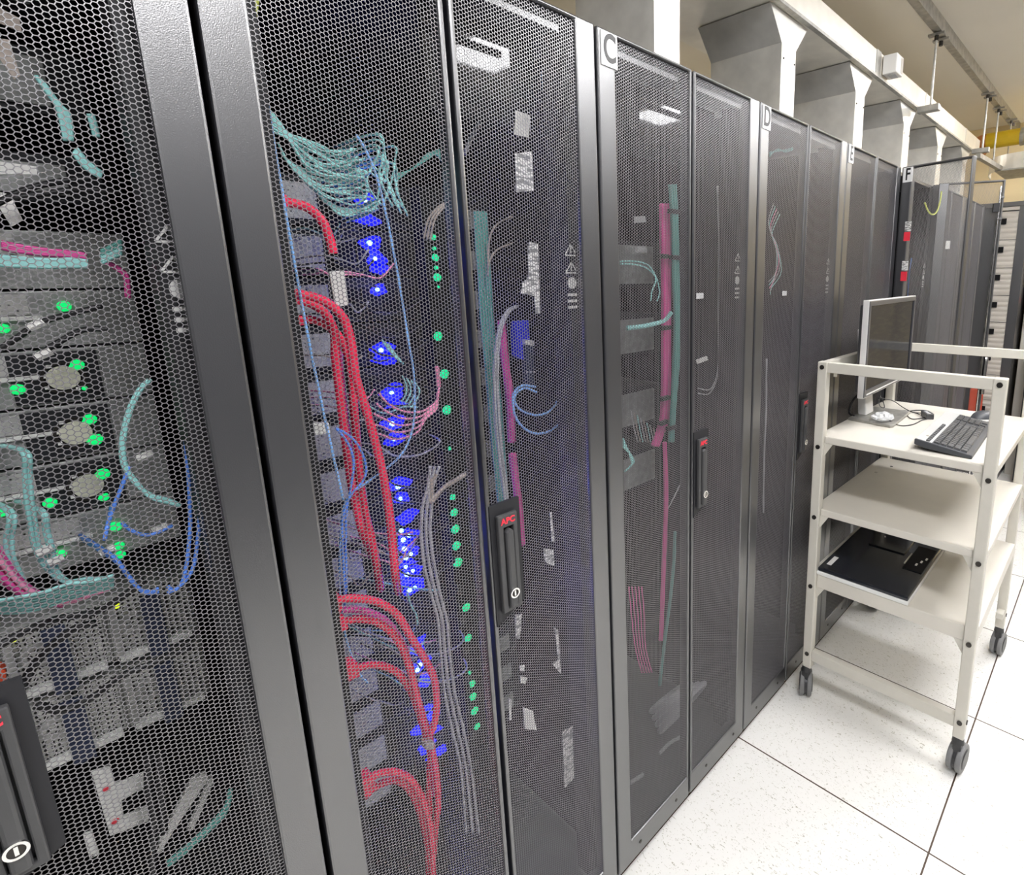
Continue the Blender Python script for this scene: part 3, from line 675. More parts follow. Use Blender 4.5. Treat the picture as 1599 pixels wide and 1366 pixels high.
for k in range(2):
    d = k*9
    cable('teal_patch_cable', 'teal', .0022, -.16, [(34+d, 706), (38+d, 740), (41+d, 780), (46+d, 815), (52+d, 850), (66+d, 880), (90+d, 905)], 'pale teal cable dropping past the fans to the magenta bundle, left pair', 'left pair of pale teal cables', plug=[('s', XA)])
    cable('teal_patch_cable', 'teal', .0022, -.16, [(63+d*.6, 798), (70+d*.6, 830), (78+d*.6, 860), (84+d*.6, 890), (100+d, 908), (130, 904+d*.4), (160, 902)], 'pale teal cable dropping past the fans, right pair', 'right pair of pale teal cables', plug=[('s', XA)])
    cable('teal_patch_cable', 'teal', .0022, -.15, [(12+d, 800), (9+d*1.1, 840), (12+d, 870), (28+d, 905)], 'pale teal cable at the left edge above the magenta bundle', 'teal cables at the left edge', plug=[('s', XA)])
for k in range(9):
    d = k*5
    cable('magenta_cable', 'rose' if k % 3 == 0 else 'pink', .0026, -.15+.006*(k % 4), [(-8, 845+d*1.2), (10, 872+d), (28+k, 898+d*.8), (50+k*2, 920+d*.45), (78, 932+d*.25), (98, 938+d*.2)], 'magenta cable curving into the horizontal bundle, nearest rack', 'magenta cables in the nearest rack')
for k in range(3):
    cable('magenta_cable', 'rose', .0024, -.13, [(92, 934+k*5), (118, 928+k*5), (140, 920+k*5), (170, 910+k*5)], 'magenta cable running right from the bundle, nearest rack', 'magenta cables running right')
for k in range(7):
    cable('teal_patch_cable', 'teal', .0022, -.12+.004*k, [(-6, 956-k*3), (30, 956-k*4), (70, 948-k*4), (105, 936-k*4), (140, 926-k*3), (178, 916-k*3)], 'teal cable in the horizontal run under the magenta bundle', 'horizontal teal cables in the nearest rack')
for k in range(7):
    cable('teal_patch_cable', 'teal', .0024, -.14, [(-5, 400+k*2.2), (40, 404+k*2), (80, 406+k*1.8), (110, 405+k*1.8), (137, 408+k*1.4)], 'teal cable in the bundle below the white paper tag', 'teal bundle under the white tag')
    cable('teal_patch_cable', 'teal_dk' if k < 3 else 'teal', .0022, -.14, [(158, 392+k*3.2), (172, 386+k*3), (190, 376+k*3.4)], 'teal cable end right of the teal bundle', 'short teal ends in the nearest rack')
for k in range(4):
    cable('magenta_cable', 'pink', .0024, -.15, [(2, 378+k*3), (30, 384+k*3), (70, 390+k*2.5), (110, 394+k*2), (135, 398+k*1.5)], 'magenta cable lying over the teal bundle', 'magenta cables over the teal bundle')
for k in range(2):
    cable('magenta_cable', 'pink', .002, -.15, [(165+k*6, 410), (182+k*6, 420), (195+k*4, 432), (198+k*4, 465)], 'magenta cable bending down right of the teal bundle', 'magenta cables bending down')
for k in range(6):
    cable('teal_patch_cable', 'teal', .0021, -.15, [(56+k*3, 118+k*3), (72+k*4, 142+k*4), (88+k*3.4, 165+k*2), (96+k*2.8, 190), (102+k*2, 220)], 'teal cable falling in an arc at the top of the nearest rack', 'teal arc at the top of the nearest rack')
    if k < 4:
        cable('teal_patch_cable', 'teal', .0023, -.12, [(115+k*1.5, 238-k*2), (128+k*2, 256-k*2), (142+k*2, 268-k*2), (158+k, 277-k*2)], 'teal cable in the short slanting piece under the arc', 'short slanting teal cables')
    if k < 3:
        cable('teal_patch_cable', 'teal', .0023, -.12, [(139+k*2.5, 178), (144+k*2.5, 196), (149+k*2, 214)], 'teal cable in the upright piece right of the arc', 'short upright teal cables')
for k, ps in enumerate((((-5, 548), (30, 525), (60, 505), (110, 490), (160, 478)), ((50, 560), (90, 535), (130, 515), (170, 514)), ((-5, 318), (40, 296), (90, 284), (150, 278)), ((20, 310), (70, 302), (130, 296), (190, 300)))):
    cable('black_cable', 'blackc', .0035, -.16, ps, ['black cord slanting up to the topmost green light', 'black cord slanting below the topmost green light', 'black cord sagging under the cream bar tag', 'black cord running right under the cream bar tag'][k])
for k, (px, py) in enumerate(((56, 507), (68, 553), (226, 712), (250, 825), (168, 860), (70, 860), (88, 875))):
    a = pt(px-12, py+5, -.15); b_ = pt(px+12, py-5, -.15)
    tag(MB().tube([a, b_], .0048, 6).build('clear_plug', 'white'), ['clear plug on the cord near the topmost green light', 'clear plug on the cord above the uppermost fan', 'clear plug on the teal loop', 'clear plug ending the blue cable', 'clear plug beside the twin green lights', 'upper clear plug above the magenta bundle', 'lower clear plug above the magenta bundle'][k], 'plug')
for k, ps in enumerate((((-5, 1010), (40, 985), (90, 966), (150, 955), (200, 925), (225, 905)), ((30, 1080), (60, 1030), (110, 985), (150, 972)), ((58, 1100), (100, 1108), (150, 1085), (190, 1055), (240, 1035), (300, 1010)), ((232, 1180), (232, 1230), (240, 1280), (238, 1340), (240, 1372)), ((250, 1175), (252, 1240), (256, 1300)))):
    cable('black_cable', 'blackc', .005, -.17, ps, ['black cord rising across the upper power chassis', 'black cord bending over the left power block', 'thick black cord sweeping across the lower power chassis', 'black cord hanging beside the white bracket, left one', 'black cord hanging beside the white bracket, right one'][k])
for k in range(3):
    cable('teal_patch_cable', 'teal_dk', .003, -.09, [(262, 1352-k*3), (300, 1320-k*3), (330, 1292-k*3), (352, 1268-k*4), (360, 1240-k*4)], 'dark teal cable curving up at the bottom right of the nearest rack', 'dark teal cables low in the nearest rack')

# second rack
frng = random.Random(21)
def fr(a): return frng.uniform(-a, a)
for k in range(16):
    j = k % 8; i2 = k//8
    cable('teal_patch_cable', 'teal', .0015, -.10-.008*i2, [(403+j*.6, 150+j*6), (418+j*1.5, 168+j*5.5), (436+j*1.0, 190+j*3.2), (450+j*.4, 208+j*2.0), (478+fr(3), 216+j*6+i2*3+fr(4)), (506+i2*3+fr(4), 230+j*6.5+fr(7)), (530+j*2+fr(6), 238+j*6-i2*4+fr(8)), (545+j*3+i2*5+fr(10), 234+j*5.6+fr(9))], 'teal cable fanning out from the top left of the second rack', 'teal cable fan in the second rack', plug=[('e', XB)])
for k in range(12):
    j = k
    cable('teal_patch_cable', 'teal', .0015, -.11, [(434+j*.8, 222+j*2), (446+j*1.2, 246+j*1.8), (468+j*1.4, 262+j*2.4), (500+j*1.6+fr(4), 268+j*4.0+fr(5)), (535+j*2+fr(6), 272+j*3.6+fr(8)), (562+j*1.6+fr(10), 270+j*3.6+fr(10))], 'teal cable sagging in the lower fan of the second rack', 'lower teal cable fan in the second rack', plug=[('e', XB)])
for k in range(12):
    cable('teal_patch_cable', 'teal', .0015, -.12, [(470+k*2, 280+k*.6), (492+k*2, 298+k*2), (516+k*2.4+fr(3), 318+k*1.6+fr(4)), (548+k*2.4+fr(4), 330-k*.3+fr(5)), (574+k*2.0+fr(6), 330-k*1.6+fr(6))], 'teal cable in the lowest fan just above the blue lights', 'lowest teal cable fan in the second rack', plug=[('e', XB)])
rnd = random.Random(3)
for k in range(12):
    x0_, y0_ = 588+rnd.uniform(-10, 26), 215+rnd.uniform(-8, 40)
    cable('teal_patch_cable', 'teal', .0017, -.16, [(x0_, y0_), (x0_+rnd.uniform(-12, 14), y0_+rnd.uniform(18, 30)), (x0_+rnd.uniform(-14, 20), y0_+rnd.uniform(40, 60)), (x0_+rnd.uniform(0, 34), y0_+rnd.uniform(70, 95))], 'short teal cable in the loose tuft right of the fan', 'loose teal tuft in the second rack', plug=[('s', XB)])
for k in range(9):
    cable('teal_patch_cable', 'teal_dk', .0016, -.16, [(620, 272+k), (640, 266), (655+k*2, 254-k), (668+k*2.5, 240-k*.6), (688+k*1.2, 236+k*5)], 'thin dark teal cable spreading right of the loose tuft', 'dark teal spread in the second rack')
cable('blue_patch_cable', 'ltblue', .0019, -.045, [(398, 40), (408, 110), (424, 200), (440, 300), (458, 400), (476, 500), (500, 620), (520, 710), (536, 780)], 'light blue cable running straight down the left side of the second rack')
cable('blue_patch_cable', 'ltblue', .0019, -.045, [(393, 38), (402, 100), (412, 150), (430, 240), (446, 330)], 'shorter light blue cable beside the yellow sleeve at top left')
cable('yellow_sleeve', 'ygreen', .005, -.045, [(398, -6), (396, 10), (394, 24), (393, 38)], 'yellow sleeve at the top left of the second rack', cat='sleeve')
cable('blue_patch_cable', 'ltblue', .0018, -.09, [(556, 210), (572, 236), (588, 275), (602, 330), (614, 390), (625, 450), (636, 520), (645, 575), (648, 625), (644, 670), (630, 705), (605, 730), (570, 755), (545, 775), (536, 795), (532, 830), (530, 900), (534, 960), (544, 1010), (560, 1050), (575, 1066)], 'long light blue cable crossing the blue lights and the red cords')
cable('blue_patch_cable', 'blue', .0018, -.07, [(524, 668), (545, 680), (562, 700), (572, 730), (566, 752), (550, 770), (540, 790), (534, 820), (536, 880), (538, 930)], 'blue cable arching from the grey plug over the red cords')
cable('blue_patch_cable', 'blue', .0018, -.07, [(524, 668), (542, 690), (552, 720), (548, 760), (541, 800), (540, 860), (541, 910), (538, 945)], 'blue cable arching from the grey plug, inner loop')
tag(quadp(MB(), [(488, 662), (514, 660), (516, 676), (492, 680)], .012, -.07).build('grey_plug', 'ledge', bevel=.001), 'pale grey plug at the left edge of the second rack', 'plug')
tag(quadp(MB(), [(514, 424), (538, 422), (545, 476), (524, 480)], .004, -.12).build('white_tag', 'white', bevel=.001), 'white tag hanging where the uppermost red cord ends', 'tag')
def red_cord(pts, label, r=.0062, m='red', x=-.075):
    o = cable('power_cable', m, r, x, pts, label, 'red power cords', cat='power cable', seg=12); CORDS.append(o); return o
CORDS = []
def red_plug(c4, k):
    quadp(MB(), c4, .028, -.06).build('power_plug', 'red', CORDS[k], bevel=.003)
red_cord([(424, 312), (450, 316), (480, 324), (503, 345), (514, 370), (521, 396)], 'uppermost red power cord, bending down to the white tag', x=-0.075)
red_cord([(448, 458), (484, 462), (515, 475), (538, 500), (549, 540), (556, 590), (572, 640), (586, 690), (598, 740), (608, 800), (614, 860), (618, 900), (622, 925, -.15)], 'red power cord making the outermost long drop of the second rack', x=-0.060)
red_cord([(448, 470), (480, 472), (508, 490), (522, 520), (524, 560), (530, 610), (538, 680), (544, 720), (548, 750), (556, 790), (566, 830), (582, 866, -.16)], 'red power cord dropping straight left of the outermost one', m='red', x=-0.092)
red_cord([(456, 498), (490, 500), (520, 515), (540, 545), (550, 590), (553, 640), (558, 700), (562, 750), (570, 800), (580, 840), (588, 880), (594, 920, -.15)], 'red power cord leaving the lower plug at the upper left', x=-0.108)
red_cord([(528, 530), (530, 580), (536, 640), (544, 700), (548, 740)], 'dark red power cord behind the long drops', m='pink', x=-0.140)
red_cord([(520, 938), (550, 934), (590, 940), (620, 960), (645, 1000), (664, 1030), (678, 1060), (682, 1100), (678, 1130), (672, 1146)], 'red power cord making the big outer loop low in the second rack', x=-0.058)
red_cord([(520, 955), (560, 952), (600, 968), (625, 1000), (640, 1040), (652, 1090), (664, 1130), (672, 1156), (672, 1200), (674, 1240)], 'red power cord in the middle of the lower loop', m='pink', x=-0.118)
red_cord([(524, 975), (556, 966), (590, 972), (618, 995), (636, 1030), (648, 1075), (660, 1120), (671, 1156), (680, 1200), (684, 1250), (680, 1290), (676, 1340), (670, 1374)], 'red power cord running through the tied point to the floor', x=-0.078)
red_cord([(534, 1055), (560, 1042), (590, 1038), (620, 1050), (642, 1080), (655, 1115), (666, 1150), (672, 1175), (670, 1230), (672, 1270)], 'red power cord arching just under the pale blue cable end', x=-0.098)
red_cord([(562, 1226), (590, 1208), (620, 1206), (645, 1222), (664, 1260), (674, 1310), (676, 1372)], 'red power cord of the lowest arch, outer one', x=-0.062)
red_cord([(566, 1246), (590, 1226), (618, 1218), (640, 1234), (656, 1268), (668, 1320), (670, 1372)], 'red power cord of the lowest arch, inner one', x=-0.084)
for c4, lb in (([(426, 300), (450, 304), (452, 324), (430, 326)], 0), ([(448, 450), (470, 452), (472, 474), (450, 475)], 1), ([(454, 492), (478, 494), (478, 508), (458, 509)], 3),
        ([(519, 934), (534, 930), (536, 954), (524, 962)], 5), ([(526, 968), (540, 962), (546, 982), (528, 992)], 7), ([(536, 1042), (560, 1034), (564, 1056), (540, 1068)], 8), ([(562, 1222), (584, 1210), (590, 1232), (570, 1252)], 9)):
    red_plug(c4, lb)
tag(quadp(MB(), [(664, 1160), (678, 1158), (679, 1170), (665, 1172)], .018, -.06).build('cable_tie', 'tan', bevel=.001), 'brown tie strap gathering the red power cords', 'tie')
for k in range(5):
    cable('rose_cable', 'rose', .0017, -.11, [(686-k*.8, 605+k*2), (682, 625+k*3), (672-k*2, 635+k*5), (655-k, 643+k*8), (630-k*3, 642+k*11), (606-k*3, 630+k*12), (592-k*4, 614+k*16)], 'thin rose cable swinging left from the green light column', 'rose cables in the second rack')
cable('rose_cable', 'rose', .004, -.13, [(682, 572), (684, 590), (685, 604)], 'thick end of the rose cables by the green lights')
for k in range(3):
    cable('grey_cable', 'grey', .0028, -.14, [(672+k*7, 728), (668+k*4, 760), (660+k*7, 790), (658+k*7, 830), (662+k*8, 880), (674+k*7, 930), (684+k*7, 970), (688+k*7, 1020), (694+k*8, 1080), (706+k*9, 1140), (718+k*8, 1190), (724+k*9, 1250), (728+k*10, 1300)], 'grey cable running down past the green lights', 'grey cables in the second rack')
for k, (a, b_) in enumerate((((680, 740), (674, 752)), ((730, 738), (692, 762)))):
    cable('grey_cable', 'tan', .0045, -.14, [a, ((a[0]+b_[0])/2, (a[1]+b_[1])/2), b_, (672, 785)], ['short tan cable end above the grey cables, left one', 'short tan cable end above the grey cables, right one'][k])
for k in range(3):
    cable('grey_cable', 'tan', .0018, -.15, [(662+k*5, 372+k*2), (668+k*5, 345), (682+k*5, 325), (704+k*4, 312)], 'pale cable curving above the topmost green light', 'pale cables above the green lights')
rnd = random.Random(11)
for k in range(46):
    z = rnd.choice((360, 400, 420, 440, 470, 500, 560, 620, 640, 690, 800, 830, 860, 900, 990, 1010, 1030, 1060, 1100))+rnd.uniform(-12, 12)
    xs_ = 470+(z-360)*.13+rnd.uniform(0, 60); L_ = rnd.uniform(30, 90)
    m = rnd.choice(('grey', 'grey', 'tan', 'rose', 'teal', 'blackc', 'blackc'))
    cable('thin_cable', m, .0015, -.2+rnd.uniform(-.05, .05), [(xs_, z), (xs_+L_*.4, z+rnd.uniform(4, 16)), (xs_+L_*.75, z+rnd.uniform(2, 16)), (xs_+L_, z+rnd.uniform(-14, 14))], 'thin stray cable among the red cords of the second rack', 'thin stray cables in the second rack', plug=[('s', XB)])
for k in range(18):
    z = 470+k*38+rnd.uniform(-10, 10); x0_ = 560+(z-470)*.12
    cable('thin_cable', rnd.choice(('blackc', 'grey', 'blackc')), .0018, -.2, [(x0_, z), (x0_+30, z+16), (x0_+70, z+14), (x0_+100, z-6)], 'thin cable sagging across the blue lights', 'thin cables across the blue lights', plug=[('s', XB), ('e', XB)])
for k in range(4):
    cable('pale_cable', 'teal', .0015, -.18, [(628+k*7, 586+k*4), (634+k*7, 600+k*3), (634+k*6, 615+k*2), (626+k*6, 628+k*2)], 'short pale teal cable hanging right of the blue lights', 'short pale cables by the blue lights')
for k in range(3):
    cable('pale_cable', 'teal', .0017, -.16, [(596+k*5, 530+k*3), (606+k*5, 545+k*3), (622+k*4, 562+k*3)], 'pale teal cable slanting over the brightest blue light', 'pale cables over the brightest blue light')
cable('pale_cable', 'teal', .0018, -.16, [(636, 925), (642, 945), (650, 960), (652, 975)], 'pale teal cable hanging under the chain of blue lights')
# right half of the second rack
cable('magenta_bundle', 'pink', .0085, -.16, [(783, 500), (788, 560), (796, 620), (799, 690)], 'thick magenta cable bundle behind the right door, upper piece'); cable('magenta_bundle', 'pink', .0085, -.16, [(800, 708), (805, 750), (810, 790), (815, 850)], 'thick magenta cable bundle behind the right door, lower piece')
for k in range(5):
    cable('teal_bundle_cable', 'teal_dk', .0035, -.18, [(742+k*4, 330), (744+k*4, 380), (748+k*4, 430), (752+k*4, 500), (762+k*4, 600), (770+k*4, 700), (780+k*3, 790)], 'dark teal cable in the upright bundle beside the center gap', 'upright dark teal bundle in the second rack')
for k in range(2):
    cable('grey_cable', 'grey', .003, -.13, [(806+k*3, 478), (792+k*4, 486), (780+k*4, 510), (774+k*4, 550), (772+k*5, 600), (776+k*5, 680), (790+k*4, 790)], 'grey cable arching left from the torn label', 'grey arch cables in the second rack')
    cable('grey_cable', 'grey', .0025, -.16, [(808, 148+k*5), (780, 160+k*6), (755, 182+k*6), (738, 208+k*6), (726, 236+k*5)], 'thin grey cable arching at the top of the right door', 'thin grey arch in the second rack')
    cable('grey_cable', 'tan', .002, -.16, [(800, 338+k*42), (776, 350+k*40), (764, 375+k*34), (762, 420+k*12)], 'thin tan cable arching beside the teal bundle', 'thin tan arches in the second rack')
cable('blue_patch_cable', 'ltblue', .0022, -.12, [(838, 612), (820, 606), (806, 614), (804, 628), (816, 642), (838, 648), (858, 642), (870, 626), (875, 600)], 'light blue cable in the upper open loop behind the right door')
cable('blue_patch_cable', 'ltblue', .0024, -.12, [(836, 604), (815, 602), (802, 615), (802, 640), (812, 662), (832, 676), (856, 674), (877, 660)], 'light blue cable in the lower open loop behind the right door')
cable('blue_patch_cable', 'ltblue', .0018, -.085, [(846, 112), (850, 160), (853, 210), (857, 256)], 'light blue cable hanging straight near the top of the right door')
for k in range(3):
    cable('yellow_ground_wire', 'ygreen', .0018, -.09, [(876+k*2, 114+k*2), (882+k*2, 126+k), (888+k, 140+k*3)], 'short yellow wire near the top of the right door', 'short yellow wires in the second rack')
# third rack (letter C)
for k in range(3):
    cable('magenta_bundle', 'pink', .0075, -.17, [(1033+k*5, 318), (1034+k*5, 380), (1036+k*4, 450), (1036+k*4, 520), (1036+k*4, 600), (1034+k*4, 650), (1026+k*3, 680), (1020+k*3, 696)], 'magenta cable in the thick upright bundle of the letter C rack', 'upright magenta bundle in the letter C rack')
    cable('teal_bundle_cable', 'teal_dk', .0055, -.15, [(1046+k*4, 288), (1051+k*3, 360), (1052+k*3, 430), (1055+k*3, 500), (1053+k*3, 560), (1049+k*2, 640), (1046+k*2, 690)], 'teal cable in the upright bundle of the letter C rack', 'upright teal bundle in the letter C rack')
    cable('magenta_bundle', 'pink', .003, -.17, [(1036+k*2, 690), (1038+k*2, 780), (1034+k*2, 900), (1030+k*2, 1000)], 'thin magenta cable continuing down the letter C rack', 'thin magenta cables in the letter C rack')
cable('teal_cable_bundle', 'teal', .006, -.14, [(980, 512), (1000, 510), (1020, 506), (1038, 500), (1048, 488)], 'pale teal bundle crossing the magenta one sideways')
for k in range(2):
    cable('pale_cable', 'teal', .0018, -.14, [(968, 408+k*4), (992, 408+k*5), (1012, 414+k*6), (1024, 432+k*3), (1030-k*12, 455), (1026-k*10, 470)], 'pale cable looping at the left of the letter C rack', 'pale loops in the letter C rack')
for k in range(8):
    cable('teal_patch_cable', 'teal', .002, -.10, [(973, 684+k*2), (978+k*1.2, 698+k*2), (984+k*.8, 714+k), (986, 726), (975, 736)], 'pale blue green cable in the tuft at the left edge of the letter C rack', 'cable tuft in the letter C rack')
cable('teal_patch_cable', 'teal_dk', .005, -.16, [(1054, 830), (1052, 880), (1046, 940), (1038, 1000), (1030, 1070)], 'long dark teal cable slanting down the letter C rack')
for k in range(5):
    cable('rose_cable', 'pink', .0018, -.18, [(982+k*5, 916), (986+k*5, 960), (992+k*4, 1010), (1002+k*4, 1050)], 'thin magenta cable low in the letter C rack', 'thin low magenta cables in the letter C rack')
for k in range(8):
    cable('thin_cable', ('grey', 'tan', 'teal')[k % 3], .0015, -.2, [(985+k*5, 640+k*4), (990+k*5, 668+k*3), (996+k*4, 690)], 'thin pale cable left of the magenta bundle, letter C rack', 'thin pale cables in the letter C rack')
for k in range(6):
    cable('thin_cable', 'grey', .0013, -.18, [(1040+k*4, 800-k*8), (1056+k*3, 770-k*7), (1068, 745-k*3)], 'stray grey strand right of the magenta bundle, letter C rack', 'stray grey strands in the letter C rack')
for k in range(2):
    cable('pale_cable', 'grey', .0016, -.10, [(1120+k*1, 290), (1122+k, 400), (1121+k, 500), (1122+k, 560), (1118+k*2, 590), (1108, 608+k*6), (1090, 606+k*8)], 'thin grey cable hanging in the right half of the letter C rack', 'thin grey hanging cables in the letter C rack')
tag(quadp(MB(), [(1088, 562), (1104, 556), (1106, 562), (1090, 568)], .004, -.10).build('paper_tag', 'white'), 'small pale tag behind the right door of the letter C rack', 'tag')
for k in range(2):
    cable('yellow_ground_wire', 'ygreen', .002, -.09, [(1013+k*4, 92+k), (1028+k*3, 96+k*2), (1042, 106+k*2)] if k == 0 else [(1152, 214), (1160, 228), (1168, 242)], ['yellow ground wire at the top of the letter C rack, left door', 'yellow ground wire at the top of the letter C rack, right door'][k])
t = thing('coiled_cable', 'pale flat coil of cable at the foot of the letter C rack', 'cable coil', tuple(pt(1036, 1125, -.18))); o = local(t)
for k in range(4):
    c = pt(1036, 1118, -.20)+Vector((.02, 0, .08)); rr = .062+k*.012
    MB(o).tube([Vector((c.x+.02*k+.05*math.sin(a), c.y+rr*math.cos(a), c.z+rr*math.sin(a)*.9)) for a in [i*2*math.pi/28 for i in range(29)]], .008, 8).build('coil', 'grey', t, smooth=True)
for k, ps in enumerate((((1030, 1176), (1046, 1160), (1064, 1150)), ((984, 1222), (1000, 1212), (1004, 1208)))):
    cable('pale_strip', 'grey', .005, -.10, ps, ['pale strip slanting under the cable coil', 'short pale strip at the left foot of the letter C rack'][k], cat='strip')
# fourth rack (letter D)
for k in range(4):
    cable('teal_patch_cable', 'teal', .0022, -.13, [(1202, 238+k*2), (1214, 236-k), (1226, 234+k), (1238, 231+k)], 'teal cable near the top of the letter D rack', 'teal cables in the letter D rack')
for k in range(5):
    cable('pale_cable', ('grey', 'teal', 'rose')[k % 3], .0013, -.09, [(1208+k*2.5, 318+k*4), (1200+k*1.4, 345+k*5), (1205+k*2.2, 368+k*4), (1212+k*2.0, 392+k*8), (1211-k*1.5, 425+k*6), (1200+k*.8, 440+k*5)], 'pale cable looping along the left post of the letter D rack', 'pale cables in the letter D rack')
cable('grey_cable', 'grey', .003, -.07, [(1197, 560), (1196, 640), (1193, 720), (1192, 800)], 'grey cable hanging along the left post of the letter D rack')
# sixth rack (open, letter F)
cable('yellow_ground_wire', 'ygreen', .004, -.02, [(1444, 316, .02), (1449, 329, .03), (1456, 335, .04), (1463, 330, .05), (1468, 314, .055), (1470, 299, .055)], 'yellow and green ground wire hanging in a loop in the open rack')
cable('blue_patch_cable', 'blue', .004, -.10, [(1424, 400), (1420, 425), (1418, 450), (1417, 475)], 'blue cable hanging inside the open rack')

# ---------------------------------------------------------------- the white cart
CX0, CX1, CY0, CY1, CH = .075, .573, .325, 1.035, 1.255
cart = thing('service_cart', 'cream white four wheeled service cart with three shelves', 'cart', ((CX0+CX1)/2, (CY0+CY1)/2, 0)); co = local(cart)
LT = .016
def bolt(p, ax, parent): return MB(co).cyl(p, ax, .0075, .004, 12).build('bolt', 'bolt', parent)
for lx in (CX0, CX1):
    for ly in (CY0, CY1):
        lg = MB(co).box(lx-LT, lx+LT, ly-LT, ly+LT, .128, CH).build('leg', 'white_metal', cart, bevel=.003)
        if ly == CY0:
            for z in (1.238, .968, .716, .455, .185): bolt((lx, ly-LT-.0035, z), (0, 1, 0), lg)
        if lx == CX1:
            bolt((lx+LT-.001, ly, .185), (1, 0, 0), lg)
for (a, b_, n) in (((CX0+LT, CX1-LT, CY0-.0125, CY0+.0125), (CH-.034, CH-.001), 'top_rail'), ((CX0+LT, CX1-LT, CY1-.0125, CY1+.0125), (CH-.034, CH-.001), 'top_rail'), ((CX0-.0125, CX0+.0125, CY0+LT, CY1-LT), (CH-.034, CH-.001), 'top_rail'),
                   ((CX0+LT, CX1-LT, CY0-.0125, CY0+.0125), (.160, .200), 'lower_rail'), ((CX1-.0125, CX1+.0125, CY1-.06, CY1-LT), (.19, .215), 'lower_rail')):
    MB(co).box(a[0], a[1], a[2], a[3], b_[0], b_[1]).build(n, 'white_metal', cart, bevel=.002)
for z0, z1 in ((.980, 1.005), (.722, .747), (.452, .502)):
    sh = MB(co).box(CX0+LT+.001, CX1+.014, CY0-.006, CY1-LT-.002, z0, z1)
    poly = [(CX0+LT+.001, CY0-.004), (CX1-LT-.001, CY0-.004), (CX1-LT-.001, CY0+LT+.001), (CX1+.016, CY0+LT+.001), (CX1+.016, CY1-LT-.001), (CX0-.012, CY1-LT-.001), (CX0-.012, CY0+LT+.001), (CX0+LT+.001, CY0+LT+.001)]
    s_ = MB(co).prism(poly, 'z', z0, z1).build('shelf', 'shelf', cart, bevel=.003)
    for lx, sg in ((CX0+LT, 1), (CX1-LT, -1)):
        MB(co).prism([(lx, z0), (lx+sg*.028, z0), (lx, z0-.045)], 'y', CY0-.002, CY0+.003).build('gusset', 'white_metal', s_)
MB(co).cyl((CX0+.035, CY0+.01, CH-.036), (0, 0, -1), .006, .012, 10).build('hook', 'white_metal', cart)
for z0 in (.747,):
    for (px, py) in ((1392, 728), (1368, 737)):
        p = pz(px, py, z0+.001); MB(co).cyl((p.x, p.y, z0), (0, 0, 1), .006, .0012, 10).build('scuff', 'bolt' if px > 1380 else 'cab', cart)
def caster(x, y, a):
    t = MB(co).cyl((x, y, .106), (0, 0, 1), .018, .024, 18, .015).build('caster', 'rubber', cart)
    ca, sa = math.cos(a), math.sin(a); dx, dy = -sa*.012, ca*.012
    axv = Vector((ca, sa, 0)); c = Vector((x+dx, y+dy, .047))
    MB(co).box(x-.012, x+.012, y-.015, y+.015, .075, .108).build('fork', 'rubber', t, bevel=.003)
    for s in (-1, 1):
        w0 = c+axv*(s*.005)
        MB(co).cyl(w0, axv*s, .046, .016, 32).build('wheel', 'tread', t, bevel=.004)
        MB(co).cyl(w0+axv*s*.016, axv*s, .033, .003, 24, .028).build('wheel_cover', 'rubber', t)
    MB(co).cyl(c-axv*.006, axv, .040, .012, 28).build('hub', 'rubber', t)
caster(CX0-.005, CY0, .42); caster(CX1, CY0, -.12); caster(CX1, CY1, -.1); caster(CX0, CY1, .3)

# ---------------------------------------------------------------- monitor on the cart
SZ = 1.005
mo = thing('monitor', 'slim silver edged monitor with a dark screen standing on the cart', 'monitor', (.155, .70, SZ)); o = local(mo)
MB(o).prism([(.070, .575), (.225, .560), (.235, .572), (.222, .815), (.210, .823), (.085, .815), (.072, .80)], 'z', SZ, SZ+.010).build('base', 'dull', mo, bevel=.003)
nk = MB(o).prism([(.080, SZ+.010), (.112, SZ+.010), (.092, 1.20), (.080, 1.335), (.058, 1.335), (.068, 1.2)], 'y', .645, .725).build('neck', 'silver', mo, bevel=.004)
MB(o).box(.080, .140, .655, .715, 1.26, 1.32).build('hinge', 'bezel', mo, bevel=.004)
A0 = Vector((.172, .425, 0)); A1 = Vector((.164, .960, 0)); dy_ = (A1-A0).normalized(); nx = Vector((dy_.y, -dy_.x, 0)); W_ = (A1-A0).length
ang = math.atan2(A1.y-A0.y, A1.x-A0.x)-math.pi/2
def scr(name, m, x0, x1, y0, y1, z0, z1, bevel=.0, parent=mo):
    q = MB().box(x0, x1, y0, y1, z0, z1).build(name, m, parent, bevel=bevel); q.location = (A0.x-o[0], A0.y-o[1], -o[2]); q.rotation_euler = (0, 0, ang); return q
MZB, MZT = 1.128, 1.447
sh_ = scr('back_shell', 'bezel', -.034, -.010, .012, W_-.012, MZB+.012, MZT-.012, .006)
f_ = MB().ring(0, W_, MZB, MZT, .016, W_-.016, MZB+.022, MZT-.016, -.012, .0035).build('bezel', 'bezel', mo, bevel=.002); f_.location = (A0.x-o[0], A0.y-o[1], -o[2]); f_.rotation_euler = (0, 0, ang)
f_ = MB().ring(-.003, W_+.003, MZB-.003, MZT+.003, .0005, W_-.0005, MZB+.0005, MZT-.0005, -.018, .001).build('silver_edge', 'silver', mo, bevel=.001); f_.location = (A0.x-o[0], A0.y-o[1], -o[2]); f_.rotation_euler = (0, 0, ang)
scr('screen', 'screen_on', -.010, -.001, .015, W_-.015, MZB+.021, MZT-.015)
scr('silver_strip', 'silver', .0035, .0055, .02, W_-.02, MZB+.006, MZB+.010)
